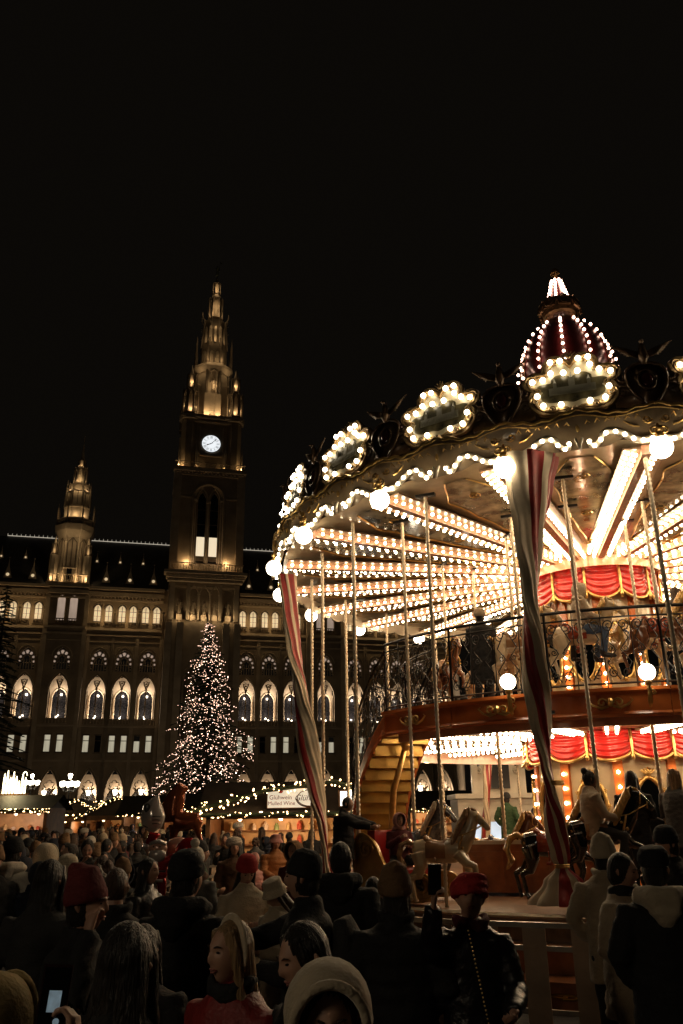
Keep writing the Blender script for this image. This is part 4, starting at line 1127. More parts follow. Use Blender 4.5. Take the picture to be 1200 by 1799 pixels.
d2 = [(*W(7.05, -166, 6.85), .17, .2, .12), (*W(7.0, -165, 6.2), .16, .5, .12), (*W(7.0, -162, 5.2), .19, 1.1, .10), (*W(6.98, -158.5, 4.3), .20, 1.9, .10), (*W(6.95, -156, 3.4), .19, 2.8, .10), (*W(6.93, -153.5, 2.6), .15, 3.6, .12), (*W(6.9, -151.8, 2.0), .12, 4.4, .12), (*W(6.9, -151, 1.5), .09, 4.9, .12), (*W(6.9, -150.7, 1.2), .16, 5.1, .16), (*W(6.9, -150.7, .95), .22, 5.2, .2)]
drape('canvas_drape', d2, 'slender twisted red and cream canvas drape hanging left of the staircase', ph=6)
d3 = [(*W(5.4, -250, 3.4), .12, .2, .1), (*W(5.4, -249, 2.6), .14, 1.2, .1), (*W(5.4, -248, 1.7), .12, 2.6, .1), (*W(5.4, -247, 1.0), .14, 3.2, .12)]
drape('canvas_drape', d3, 'short striped canvas drape on the far side under the upper deck', ph=3)
# curled floor for light: string of bulbs on upper deck underside ring is above
# ============================================================ CHRISTMAS TREE
rng = random.Random(11)
needle = mat('fir_needles', (0.028, 0.045, 0.022), 0.6, var=0.5, scale=1.2)
bark = mat('bark', (0.06, 0.04, 0.028), 0.9, var=0.4, scale=5)
fairy = glow('fairy_light', (1.0, 0.60, 0.42), 6.0)
fairy_b = glow('fairy_light_big', (1.0, 0.68, 0.5), 13.0)
fairy_g = glow('garland_light', (1.0, 0.62, 0.26), 12.0)
def fir(name, label, loc, H_, Rb, seed, lights=0, z0=1.5, lean=(0, 0), dens=1.0, light_sz=.05):
    r = random.Random(seed); t = thing(name, label, 'tree', loc)
    b = MB(); b.tube([(0, 0, 0), (0, 0, H_ * .5), (lean[0], 0, H_ * .97)], [H_ * .012, H_ * .008, .02], 7); b.build('trunk', bark, t)
    c = MB(); tips = []
    nbr = int(330 * dens)
    for i in range(nbr):
        f = (i + .5) / nbr; z = z0 + (H_ - z0) * (1 - (1 - f) ** 1.0) * 1.0
        f2 = (z - z0) / (H_ - z0); a = i * 2.39996 + r.random() * .5
        L = Rb * ((1 - f2) ** .82) * (.72 + .5 * r.random()) * (1 + .16 * sin(f2 * 23 + a) + .3 * noise.noise(Vector((cos(a) * 1.3, sin(a) * 1.3, z * .45)))) + .18
        if f2 < .25 and cos(a) < -.2: L *= 1.1
        P = []
        for q in range(6):
            u = q / 5; P.append((L * u * cos(a) + lean[0] * f2, L * u * sin(a), z + .10 * L * u - .42 * L * u * u + (.12 * L * u ** 3)))
        c.tube(P, [.05, .045, .035, .03, .02, .008], 4, cap=False)
        for q in range(int(12 + L * 16)):
            u = .12 + .88 * r.random() ** .8; k = min(4, int(u * 5)); g_ = u * 5 - k
            p = Vector(P[k]).lerp(Vector(P[k + 1]), g_)
            side = Vector((-sin(a), cos(a), 0)) * r.choice((-1, 1)); out = Vector((cos(a), sin(a), 0))
            d = (side * (.55 + .4 * r.random()) + out * .6 + Vector((0, 0, -.35 + .3 * r.random()))).normalized()
            ln = (.22 + .5 * r.random()) * (1 - u * .45) * min(1.0, .35 + L * .3)
            w_ = Vector((0, 0, 1)).cross(d).normalized() * .055 + Vector((0, 0, .02))
            e_ = p + d * ln
            c.add([p - w_, p + w_, e_ + w_ * .2, e_ - w_ * .2], [(0, 1, 2, 3)])
            c.add([p + Vector((0, 0, -.05)), p + Vector((0, 0, .04)), e_], [(0, 1, 2)])
            if r.random() < .5 and noise.noise(e_ * .55 + Vector((3, 1, 7))) > -.22 + .25 * (r.random() - .5): tips.append(e_)
        tips.append(Vector(P[5]))
    c.build('crown', needle, t)
    if lights:
        lb, l2 = MB(), MB()
        r.shuffle(tips)
        for p in tips[:lights]:
            q = p + Vector((r.uniform(-.05, .05),) * 3)
            s_ = light_sz * r.uniform(.6, 1.1)
            if r.random() < .07: l2.ball(q, s_ * 1.35, 5, 3)
            else: lb.ball(q, s_, 5, 3)
        lb.build('fairy_lights', fairy, t, kind='stuff'); l2.build('fairy_lights', fairy_b, t, kind='stuff')
    return t
fir('christmas_tree', 'tall christmas tree covered in white fairy lights in front of the clock tower', (-13.1, 80, 0), 20.3, 4.7, 5, lights=2600, z0=3.4, lean=(-.1, 0), light_sz=.029)
fir('fir_tree', 'dark unlit conifer at the left edge in front of the town hall', (-25.2, 60, 0), 18.8, 2.6, 6, z0=5.5, dens=.5)
# ============================================================ STREET LAMPS
lamp_iron = mat('lamp_iron', (.02, .018, .015), .5)
lantern_g = glow('lantern_glow', (1, .86, .62), 14.0)
def street_lamp(loc, label, h=5.0, power=270):
    t = thing('street_lamp', label, 'street lamp', loc, group='lanterns before the town hall')
    b = MB(); b.tube([(0, 0, 0), (0, 0, .5), (0, 0, .6), (0, 0, h)], [.16, .12, .07, .05], 8); b.box((0, 0, h), (.5, .06, .05)); b.build('post', lamp_iron, t)
    b = MB(); b.lathe([(.16, .02), (.3, .62)], 6); b.build('lantern_glass', lantern_g, t, loc=(0, 0, h))
    b = MB(); b.lathe([(.36, .62), (.2, .82), (.05, .95), (0, 1.05)], 6); b.build('lantern_roof', lamp_iron, t, loc=(0, 0, h))
    lamp('lantern_light', 'POINT', (0, 0, h + 1.3), power, (1, .74, .45), .2, t)
def cluster_lamp(loc, label, h=4.6, k=.8, power=260):
    t = thing('street_lamp', label, 'street lamp', loc)
    b = MB(); b.tube([(0, 0, 0), (0, 0, h)], [.09, .05], 8)
    g_ = []
    for i in range(6):
        a = pi / 3 * i; b.tube([(0, 0, h * .96), (.5 * k * cos(a), .5 * k * sin(a), h * .93), (.8 * k * cos(a), .8 * k * sin(a), h + .05)], .03, 5); g_.append((.8 * k * cos(a), .8 * k * sin(a), h + .25))
    g_.append((0, 0, h + .85)); b.tube([(0, 0, h), (0, 0, h + .7)], .035, 5); b.build('post', lamp_iron, t)
    for p in g_:
        c = MB(); c.lathe([(.1, -.18), (.19, .16), (.04, .24)], 7); c.build('lantern_glass', lantern_g, t, loc=p)
    lamp('lantern_light', 'POINT', (0, -.0, h + 1.6), power, (1, .74, .45), .2, t)
for px_, lab in ((-38.2, 'single lantern lamp before the leftmost lit ground floor arch'), (-32.6, 'single lantern lamp third from the left before the hall'), (-29.2, 'single lantern lamp before the arch left of the christmas tree by two'),
                 (-25.9, 'single lantern lamp just left of the christmas tree'), (-9.2, 'single lantern lamp just right of the christmas tree'), (-2.5, 'single lantern lamp behind the mulled wine stall'), (9.5, 'single lantern lamp seen behind the staircase'), (18.5, 'single lantern lamp seen under the carousel deck')):
    street_lamp((px_, 110, 0), lab)
cluster_lamp((-22.3, 70, 0), 'tall lamp post with a cluster of seven bright lanterns left of the market roofs')
cluster_lamp((-31.2, 86, 0), 'lamp post with clustered lanterns beside the glowing stall at the left edge', 5.4)

cluster_lamp((-6.0, -1.5, 0), 'added unseen cluster lamp post behind and left of the viewpoint', 4.4, power=55)  # added lamp, out of view, to brighten the front-row faces
# ============================================================ MARKET STALLS
hut_w = mat('hut_wood', (.16, .075, .03), .6, var=.35, scale=3)
hut_r = mat('hut_roof', (.035, .026, .02), .7, var=.4, scale=2)
green = mat('garland_green', (.03, .045, .02), .7, var=.5)
inner = mat('hut_lining', (.55, .36, .18), .5, var=.3, scale=2)
goods = [mat('goods_%d' % i, c, .5, var=.3) for i, c in enumerate([(.5, .1, .06), (.55, .4, .2), (.2, .3, .12), (.6, .5, .4), (.35, .15, .05)])]
warm_tube = glow('warm_lamp', (1, .62, .28), 12.0)
sign_w = glow('sign_lightbox', (1, .84, .62), .62)
def garland(parent, pts, n, r=.03, sag=.0, m=fairy_g, seed=1, spread=.08):
    rr = random.Random(seed); b = MB(); g_ = MB(); g_.tube(pts, .07, 6)
    V = [Vector(p) for p in pts]; tot = sum((V[i + 1] - V[i]).length for i in range(len(V) - 1))
    for i in range(n):
        s_ = tot * (i + rr.random() * .6) / n
        for k in range(len(V) - 1):
            L = (V[k + 1] - V[k]).length
            if s_ <= L: break
            s_ -= L
        p = V[k].lerp(V[k + 1], min(1, s_ / L)) + Vector([rr.uniform(-spread, spread) for _ in range(3)])
        b.ball(p, r * rr.uniform(.5, 1.15), 5, 3)
    g_.build('garland', green, parent); b.build('garland_lights', m, parent, kind='stuff')
def hut(loc, label, w=4.5, d=2.6, h=2.35, rise=.9, rz=0., gable_front=False, power=120, lights=60, seed=0, lr=.035, col=(1, .6, .3)):
    r = random.Random(seed); t = thing('market_stall', label, 'market stall', loc, rz)
    b = MB(); b.box((0, -d / 2 + .05, .5), (w, .1, 1.0)); b.box((0, d / 2, h / 2), (w, .08, h))
    for s in (-1, 1): b.box((s * w / 2, 0, h / 2), (.08, d, h)); b.box((s * (w / 2 - .04), -d / 2, h / 2), (.14, .14, h))
    b.box((0, -d / 2 - .15, 1.03), (w + .1, .55, .06)); b.box((0, -d / 2 - .02, h - .12), (w, .1, .26)); b.build('hut_body', hut_w, t)
    for i in range(int(w / .45)): MBx = None
    b = MB()
    if gable_front:
        for s in (-1, 1): b.add([(0, -d / 2 - .5, h + rise), (s * (w / 2 + .35), -d / 2 - .5, h - .1), (s * (w / 2 + .35), d / 2 + .2, h - .1), (0, d / 2 + .2, h + rise), (0, -d / 2 - .5, h + rise - .08), (s * (w / 2 + .35), -d / 2 - .5, h - .18)], [(0, 1, 2, 3), (0, 4, 5, 1)])
        b.add([(-w / 2, -d / 2, h), (w / 2, -d / 2, h), (0, -d / 2, h + rise * .9)], [(0, 1, 2)])
        line = [(-w / 2 - .4, -d / 2 - .55, h - .1), (0, -d / 2 - .55, h + rise), (w / 2 + .4, -d / 2 - .55, h - .1)]
    else:
        for s in (-1, 1): b.add([(-w / 2 - .3, 0, h + rise), (w / 2 + .3, 0, h + rise), (w / 2 + .3, s * (d / 2 + .45), h - .1), (-w / 2 - .3, s * (d / 2 + .45), h - .1)], [(0, 1, 2, 3)])
        line = [(-w / 2 - .3, -d / 2 - .5, h - .12), (w / 2 + .3, -d / 2 - .5, h - .12)]
        for s in (-1, 1): b.add([(s * w / 2, -d / 2, h), (s * w / 2, d / 2, h), (s * w / 2, 0, h + rise)], [(0, 1, 2)])
    b.build('roof', hut_r, t)
    b = MB(); b.box((0, d / 2 - .08, h * .55), (w - .3, .05, h * .8)); b.box((0, 0, h - .04), (w - .2, d - .2, .04)); b.build('lining', inner, t)
    for k in range(2):
        b = MB(); b.box((0, d / 2 - .3, 1.25 + .45 * k), (w - .5, .3, .04)); sh = b.build('shelf', hut_w, t)
        for i in range(int(w * 2.4)):
            c = MB(); x = -w / 2 + .45 + i * .4; hh = r.uniform(.15, .32)
            c.lathe([(.0, 0), (.09, .01), (r.uniform(.06, .12), hh * .6), (.03, hh), (0, hh)], 7); c.build('jar', goods[r.randrange(5)], sh, loc=(x, d / 2 - .3, 1.27 + .45 * k))
    for x in (-w * .3, 0, w * .3):
        b = MB(); b.ball((0, 0, 0), .07, 8, 6); b.build('light_bulb', warm_tube, t, loc=(x, -.3, h - .25))
    lamp('stall_light', 'POINT', (0, -.5, h - .5), power, col, .15, t)
    garland(t, line, lights, lr, seed=seed + 5)
    return t
wine = hut((-2.2, 30, 0), 'brightly lit mulled wine stall with white lettered signboard and string lights on its roof', w=4.6, d=3.0, h=2.35, rise=.95, gable_front=False, power=140, lights=80, seed=3, lr=.03)
garland(wine, [(-2.9, -2.0, 2.3), (-.4, -2.0, 2.95), (1.9, -2.0, 3.2), (2.8, -1.9, 2.9)], 120, .028, seed=9, spread=.16)
sg = MB(); sg.box((0, 0, 0), (1.85, .1, .62)); sign = sg.build('signboard', hut_w, wine, loc=(.58, -1.75, 2.72))
sg = MB(); sg.quad((-.9, -.056, -.29), (.9, -.056, -.29), (.9, -.056, .29), (-.9, -.056, .29)); sg.build('sign_face', sign_w, sign)
def text(s, size, parent, loc, m, name='lettering', shear=0.0, rot=(pi / 2, 0, 0)):
    c = bpy.data.curves.new(name, 'FONT'); c.body = s; c.size = size; c.align_x = 'CENTER'; c.align_y = 'CENTER'; c.extrude = .004; c.shear = shear
    o = bpy.data.objects.new(name + '_tmp', c); COL.objects.link(o); bpy.context.view_layer.update()
    me = bpy.data.meshes.new_from_object(o); me.materials.clear(); me.materials.append(m); bpy.data.objects.remove(o)
    o = bpy.data.objects.new(name, me); COL.objects.link(o); o.parent = parent; o.location = loc; o.rotation_euler = rot; return o
txt = mat('sign_red_brown', (.22, .05, .03), .5); txt2 = mat('sign_brown', (.08, .03, .015), .5)
text('Glühwein', .19, sign, (-.48, -.065, .02), txt); text('Mulled Wine', .17, sign, (-.45, -.065, -.16), txt)
text('Glühwein', .26, sign, (.46, -.065, .0), txt2, shear=.35)
b = MB(); b.tube([(.46 + .40 * cos(t), -.062, .25 * sin(t)) for t in [2 * pi * i / 24 for i in range(25)]], .014, 4); b.tube([(.46 + .43 * cos(t), -.062, -.02 + .26 * sin(t)) for t in [pi + pi * i / 14 for i in range(15)]], .018, 4); b.build('logo_ring', txt2, sign)
b = MB(); b.ball((-.48, -.06, .2), (.07, .01, .05), 10, 6); b.tube([(-.56, -.07, .2), (-.4, -.07, .22)], .012, 4); b.build('logo_dot', mat('logo_red', (.6, .03, .02), .5), sign)
sg = MB(); sg.box((0, 0, 0), (1.3, .1, .5)); s2 = sg.build('signboard', hut_w, wine, loc=(2.55, -1.65, 2.68), rz=.5)
sg = MB(); sg.quad((-.62, -.056, -.22), (.62, -.056, -.22), (.62, -.056, .22), (-.62, -.056, .22)); sg.build('sign_face', glow('sign_bright', (1, .93, .8), 2.4), s2)
text('Glühwein', .24, s2, (0, -.065, 0), txt2, shear=.35)
hut((-15.7, 42, 0), 'stall at the left edge with lit columns on its roof and pink hanging goods', w=3.6, d=2.6, h=2.7, rise=.6, power=70, lights=90, seed=12, lr=.035, col=(1, .7, .55))
cn = thing('light_columns', 'row of glowing white candle columns standing on the leftmost stall roof', 'light display', (-16.2, 42.2, 3.32)); cn.scale = (.62, .62, .62)
candle = glow('candle_glow', (1, .86, .50), 7.0)
for i in range(8):
    hgt = (1.5, 1.75, 1.2, 1.65, 1.3, .95, 1.45, 1.2)[i]; b = MB(); b.tube([(0, 0, 0), (0, 0, hgt * .7), (0, 0, hgt)], [.07, .07, .03], 7); b.build('column', candle, cn, loc=((i - 3.5) * .24 + .1, 0, .1))
b = MB(); b.tube([(.16 * cos(t), 0, 1.35 + .28 * sin(t)) for t in [pi * i / 8 for i in range(9)]], .03, 5); b.build('arch', candle, cn, loc=(.85, 0, .1))
b = MB(); b.box((0, 0, 0), (2.6, .4, .2)); b.build('plinth', hut_w, cn)
lamp('candle_light', 'POINT', (0, -.5, .9), 90, (1, .8, .4), .3, cn)
hut((-19.0, 55, 0), 'dark low stall with a small fir shaped cluster of fairy lights over it', w=4.4, d=2.6, h=2.5, power=40, lights=50, seed=21, lr=.05)
lt = thing('light_tree', 'small cone of warm fairy lights rising between the left stalls', 'light display', (-18.3, 52, 0))
b = MB()
for i in range(90):
    z = rng.random(); a = rng.random() * 6.28; b.ball(((1 - z) * 1.0 * cos(a), (1 - z) * .8 * sin(a), 2.0 + z * 1.5), .045, 5, 3)
b.build('fairy_lights', fairy_g, lt, kind='stuff'); b = MB(); b.lathe([(.95, 1.9), (.04, 3.5)], 10); b.tube([(0, 0, 0), (0, 0, 2)], .08, 6); b.build('cone', green, lt)
hut((-16.4, 55, 0), 'stall with steep gable outlined in warm string lights left of centre', w=3.6, d=3, h=2.3, rise=1.0, gable_front=True, power=40, lights=80, seed=22, lr=.032)
hut((-13.4, 53, 0), 'second gabled stall outlined in warm string lights nearer the christmas tree', w=3.8, d=3, h=2.35, rise=1.0, gable_front=True, power=40, lights=80, seed=23, lr=.032)
hut((-10.8, 50, 0), 'dark stall with a small white window behind the brown balloon', w=3.2, d=2.6, h=2.5, power=50, lights=30, seed=24, lr=.04, col=(1, .85, .7))
hut((-7.2, 44, 0), 'low stall with bluish white lamp right of the christmas tree foot', w=3.4, d=2.6, h=2.4, power=60, lights=40, seed=25, lr=.035)
hut((4.5, 48, 0), 'distant stall glimpsed behind the carousel deck', w=4.4, d=2.6, h=2.5, power=120, lights=90, seed=26, lr=.032)
hut((11.5, 46, 0), 'warmly lit stall glimpsed right of the drape below the deck', w=4.4, d=2.6, h=2.6, power=200, lights=120, seed=27, lr=.05)
lg = thing('light_garland', 'long string of small lights hanging over the stalls left of the tree', 'string lights', (-16, 56, 3.2))
garland(lg, [(-9, 0, .1), (-7, 0, -.25), (-4.8, 0, .1), (-2, 0, -.3), (1, 0, .1), (3.2, 0, -.25), (5.6, 0, .15)], 170, .04, seed=31, spread=.07)

# ============================================================ FENCE of boards round the carousel
board_c = mat('fence_board', (.40, .29, .20), .6, var=.2, scale=3, bump=.2)
rail_m = mat('fence_rail', (.45, .40, .34), .3, metal=.7)
fl_i = 0
for k in range(16):
    a0 = -58 - k * 12.0
    if k in (9,): continue
    p0 = Vector(W(9.5, a0, 0)); p1 = Vector(W(9.5, a0 - 12, 0)); d = p1 - p0; L = d.length; ang = math.atan2(d.y, d.x)
    labs = ['fence panel of pale upright boards at the right edge before the carousel', 'fence panel of pale boards behind the man in the beige hood', 'fence panel of pale boards right of the person in the red turban', 'fence panel of pale boards behind the person in the red turban',
            'fence panel of pale boards behind the person in the knit hat', 'fence panel of pale boards left of the knit hat person', 'fence panel of boards behind the man with the backpack', 'fence panel of boards below the striped slender drape', 'fence panel of boards beside the carousel entrance', '',
            'fence panel of white boards behind the woman in the orange jacket', 'fence panel of white boards left of the pompom hat', 'fence panel behind the red balloon', 'rear fence panel nearest the wine stall', 'rear fence panel beyond the staircase', 'rear fence panel behind the booth']
    f = thing('board_fence', labs[k], 'fence', p0, ang, group='board fence round the carousel')
    b = MB(); b.box((L / 2, 0, 1.07), (L, .05, .05)); b.box((L / 2, -.04, .28), (L, .03, .05)); b.box((L / 2, -.04, .85), (L, .03, .05)); b.build('rail', rail_m, f)
    bm_ = MB(); bm_.box((0, 0, .56), (.235, .025, .96)); me = bm_.mesh('board', board_c)
    n = int(L / .41)
    for i in range(n): o_ = obj('board', me, f, (L * (i + .5) / n, 0, 0)); o_.rotation_euler.y = rng.uniform(-.012, .012)

# ============================================================ TICKET BOOTH with baroque mirror front
bt = thing('ticket_booth', 'white boarded booth with bluish lit window and ornate white crest on top', 'booth', (5.3, 27.2, 0))
b = MB(); b.box((0, 1, 1.3), (3.6, 2, 2.6), None)
for i in range(9): b.box((0, -.02, .15 + i * .3), (3.62, .05, .27))
b.box((0, .9, 2.68), (3.8, 2.3, .14)); b.build('wall', cream_w, bt)
b = MB(); b.quad((-1.6, -.06, .9), (-.2, -.06, .9), (-.2, -.06, 1.95), (-1.6, -.06, 1.95)); w_ = b.build('window', glow('cool_window', (.62, .82, 1), .9, tex=(1.2, 1, 1.5)), bt)
b = MB()
for z in (.9, 1.35, 1.95): b.box((-.9, -.08, z), (1.5, .05, .05))
for x in (-1.6, -.9, -.2): b.box((x, -.08, 1.42), (.05, .05, 1.1))
b.build('window_frame', cream_w, w_)
b = MB()
crest_p = catmull([(0, 0), (.75, 0), (.8, .55), (.62, .62), (.5, 1.1), (.32, 1.35), (.2, 1.75), (0, 1.95), (-.2, 1.75), (-.32, 1.35), (-.5, 1.1), (-.62, .62), (-.8, .55), (-.75, 0)], 3)
b.prism(crest_p, 0, .15)
for s in (-1, 1):
    b.box((s * .75, -.05, .45), (.2, .2, .9))
    for cx, cz, r in ((.4, 1.15, .14), (.22, 1.5, .12), (.6, .7, .12)): b.tube([(s * x, -.03, z) for x, z in spiral(cx, cz, r, .03, 0, 3 * pi, 12)], .03, 5)
b.ball((0, -.03, 1.75), (.14, .06, .16), 8, 6); cr_ = b.build('ornate_crest', cream_w, bt, loc=(-.45, .3, 2.75))
b = MB(); b.box((.05, -.1, .6), (.6, .06, .9)); b.build('dark_panel', mat('dark_panel', (.012, .012, .012), .4), cr_)

# ============================================================ BALLOONS
foil_w = mat('balloon_white', (.62, .55, .5), .16, metal=.35, var=.05, coat=.6)
foil_r = mat('balloon_red', (.45, .02, .02), .15, metal=.45, var=.1, coat=.6)
foil_b = mat('balloon_brown', (.36, .10, .04), .14, metal=.5, var=.12, coat=.6)
foil_s = mat('balloon_skin', (.6, .33, .24), .2, metal=.2, var=.05, coat=.5)
blk = mat('print_black', (.015, .012, .01), .3)
def string_to(parent, p, q):
    b = MB(); b.tube([p, ((p[0] + q[0]) / 2 + .03, (p[1] + q[1]) / 2, (p[2] + q[2]) / 2), q], .004, 4); b.build('string', cream_w, parent)
t = thing('balloon', 'white foil balloon head with black eye patch and stripes left of the brown balloon', 'balloon', (-2.86, 13, 1.98))
b = MB(); b.tube([(0, 0, -.02), (0, 0, .06), (0, 0, .2), (0, 0, .34), (.04, 0, .45), (.07, 0, .5)], [.03, .15, .185, .15, .06, .01], 16, squash=(1, .6)); b.build('foil', foil_w, t, smooth=True)
b = MB(); b.ball((-.07, -.085, .32), (.05, .012, .065), 10, 6)
for z in (.1, .15, .2):
    b.tube([(.02, -.113, z), (.08, -.102, z + .005), (.13, -.075, z)], .006, 4)
b.tube([(-.12, -.09, .08), (-.04, -.11, .05)], .006, 4); b.build('printed_markings', blk, t); string_to(t, (0, 0, -.02), (.2, -.3, -.9))
t = thing('balloon', 'large shiny brown horse shaped foil balloon in front of the lit tree', 'balloon', (-2.62, 14, 1.9))
b = MB(); b.tube([(-.12, 0, .2), (-.14, 0, .4), (-.1, 0, .58), (-.02, 0, .72), (.08, 0, .7)], [.15, .16, .155, .11, .03], 14, squash=(1, .7)); b.tube([(-.1, 0, .22), (.1, 0, .2), (.25, 0, .22), (.31, 0, .15)], [.16, .15, .12, .05], 14, squash=(1, .8))
b.tube([(-.1, 0, .15), (-.12, 0, -.05), (-.12, 0, -.14)], [.11, .05, .03], 10); b.tube([(.24, 0, .15), (.3, 0, -.02), (.36, 0, -.14)], [.08, .04, .02], 10); b.tube([(-.2, 0, .55), (-.27, 0, .45), (-.26, 0, .38)], [.08, .07, .03], 10)
obj('foil', fuse(b, .016, 3, foil_b, 'foil'), t); string_to(t, (0, 0, 0), (.1, -.6, -.9))
t = thing('balloon', 'foil balloon shaped like a bearded santa in a red coat below the white balloon', 'balloon', (-2.62, 12.4, 1.32))
b = MB(); b.tube([(0, 0, .0), (0, 0, .1), (0, 0, .28), (0, 0, .34)], [.09, .15, .13, .05], 14, squash=(1, .6)); b.tube([(-.11, 0, .27), (-.2, 0, .2), (-.26, 0, .16)], [.06, .06, .03], 8); b.tube([(.11, 0, .26), (.2, 0, .32), (.25, 0, .36)], [.06, .06, .03], 8)
for s in (-1, 1): b.tube([(s * .07, 0, .03), (s * .08, 0, -.1), (s * .09, 0, -.18)], [.07, .06, .04], 8)
b.tube([(-.03, 0, .55), (-.12, 0, .6), (-.17, 0, .5)], [.1, .07, .03], 8); obj('foil', fuse(b, .014, 2, foil_r, 'foil'), t)
b = MB(); b.ball((0, -.03, .44), (.13, .085, .12), 12, 8); b.build('face', foil_s, t, smooth=True)
b = MB(); b.ball((0, -.06, .36), (.125, .07, .1), 12, 8); b.tube([(-.11, -.05, .5), (0, -.1, .54), (.11, -.05, .5)], .03, 7); b.ball((-.18, 0, .47), .045, 8, 6); b.tube([(0, -.1, .02), (0, -.1, .25)], .022, 6); b.tube([(-.1, -.07, .03), (.1, -.07, .03)], .022, 6)
for s in (-1, 1): b.ball((s * .26 if s < 0 else .27, 0, .17 if s < 0 else .38), .04, 8, 6)
b.build('white_trim', foil_w, t, smooth=True)
b = MB(); b.tube([(-.13, -.085, .15), (.13, -.085, .15)], .014, 5)
for s in (-1, 1): b.ball((s * .045, -.115, .47), .012, 6, 4); b.ball((s * .09, 0, -.2), (.05, .06, .035), 8, 5)
b.build('belt_and_eyes', blk, t); string_to(t, (0, 0, 0), (.1, -.1, -.6))
t = thing('balloon', 'small round red foil balloon right of the santa balloon', 'balloon', (-2.2, 12.4, 1.5))
b = MB(); b.ball((0, 0, .2), (.19, .12, .2), 16, 10); b.build('foil', foil_r, t, smooth=True); string_to(t, (0, 0, 0), (-.1, -.1, -.7))
t = thing('balloon', 'pale pink foil balloon half hidden behind the santa balloon', 'balloon', (-2.42, 12.8, 1.62))
b = MB(); b.ball((0, 0, .12), (.2, .1, .16), 16, 10); b.build('foil', foil_s, t, smooth=True); string_to(t, (0, 0, 0), (-.1, -.1, -.7))

# ============================================================ CAROUSEL HORSES
hc = {'cream': mat('horse_cream', (.62, .48, .30), .18, var=.15, scale=4, coat=.8), 'black': mat('horse_black', (.012, .010, .009), .12, coat=.9, var=.2),
      'silver': mat('horse_dapple', (.20, .19, .18), .15, metal=.5, coat=.8, var=.7, scale=14), 'brown': mat('horse_brown', (.16, .06, .025), .2, coat=.7, var=.3)}
mane_m = mat('mane_gold', (.55, .33, .11), .25, metal=.35, var=.35, scale=14, coat=.5)
mane_w = mat('mane_white', (.55, .42, .28), .25, var=.3, scale=10, coat=.5)
saddle_m = [mat('saddle_%d' % i, c, .25, coat=.6, var=.2, scale=9) for i, c in enumerate([(.30, .05, .02), (.32, .16, .07), (.08, .10, .16)])]
def horse_mesh(jump=0):
    b = MB()      # faces +x ; origin at pole foot, back at z ~ .95
    b.tube([(-.46, 0, .80), (-.40, 0, .84), (-.22, 0, .86), (0, 0, .83), (.22, 0, .85), (.38, 0, .90), (.46, 0, .92)], [.10, .185, .2, .185, .2, .18, .1], 14, squash=(.82, 1.0), up=(0, 0, 1))
    b.tube([(.34, 0, .92), (.50, 0, 1.12), (.58, 0, 1.30), (.60, 0, 1.42)], [.175, .13, .10, .085], 12, squash=(.7, 1.15), up=(1, 0, 0))
    b.tube([(.55, 0, 1.44), (.66, 0, 1.40), (.78, 0, 1.30), (.86, 0, 1.21), (.89, 0, 1.18)], [.075, .092, .068, .055, .04], 12, squash=(.72, 1), up=(0, 0, 1))
    for s in (-1, 1):
        b.tube([(.58, s * .045, 1.46), (.575, s * .055, 1.55), (.59, s * .05, 1.58)], [.03, .022, .006], 6)
        b.ball((.69, s * .062, 1.40), (.022, .012, .018), 6, 4)
        # front legs: folded or reaching
        if (s > 0) ^ bool(jump):
            b.tube([(.34, s * .11, .82), (.50, s * .12, .66), (.64, s * .12, .62), (.66, s * .12, .48), (.62, s * .12, .38), (.64, s * .12, .33)], [.11, .075, .055, .04, .035, .05], 8)
        else:
            b.tube([(.34, s * .11, .82), (.44, s * .12, .60), (.47, s * .12, .46), (.42, s * .12, .28), (.44, s * .12, .14), (.46, s * .12, .08)], [.11, .08, .055, .038, .035, .05], 8)
        k = -.10 if s > 0 else .06
        b.tube([(-.36, s * .11, .82), (-.34 + k * .5, s * .13, .62), (-.42 + k, s * .12, .45), (-.56 + k, s * .12, .40), (-.52 + k, s * .12, .22), (-.50 + k, s * .12, .10), (-.47 + k, s * .12, .05)], [.14, .12, .07, .048, .036, .034, .05], 8)
    return fuse(b, .017, 3, hc['cream'], 'horse_body')
def mane_mesh():
    b = MB(); r = random.Random(4)
    for i in range(11):
        t = i / 10; x = .60 - .26 * t - .02; z = 1.50 - .42 * t
        for s in (-1, 1):
            b.tube([(x + .0, 0, z + .02), (x - .07, s * .06, z - .01), (x - .05 - .03 * (i % 2), s * .115, z - .10), (x - .10, s * .13, z - .20 - .03 * r.random())], [.035, .045, .035, .008], 6)
    b.tube([(.60, 0, 1.52), (.66, 0, 1.50), (.72, .02, 1.42)], [.03, .03, .008], 6)
    return fuse(b, .012, 1, mane_m, 'mane')
def tail_mesh():
    b = MB()
    for k in range(5):
        o = (k - 2) * .025
        b.tube([(-.44, 0, .92), (-.56, o, 1.0), (-.68, o * 1.5, .94), (-.72 - .02 * k, o * 2, .78), (-.68, o * 2, .60), (-.76, o * 2.2, .46)], [.04, .05, .055, .05, .04, .01], 6)
    return fuse(b, .013, 1, mane_m, 'tail')
def saddle_mesh():
    b = MB()
    b.tube([(-.20, 0, .98), (-.06, 0, .95), (.10, 0, .98), (.14, 0, 1.05)], [.15, .15, .12, .05], 12, squash=(1, .45), up=(0, 0, 1))
    b.tube([(-.26, 0, 1.08), (-.2, 0, 1.0)], [.09, .12], 10, squash=(1, .5), up=(0, 0, 1))
    for s in (-1, 1):
        b.box((-.03, s * .185, .86), (.34, .03, .24)); b.tube([(-.03, s * .2, .76), (-.02, s * .215, .6)], .012, 5); b.box((-.02, s * .215, .57), (.10, .05, .05))
    return b.mesh('saddle', saddle_m[0], True)
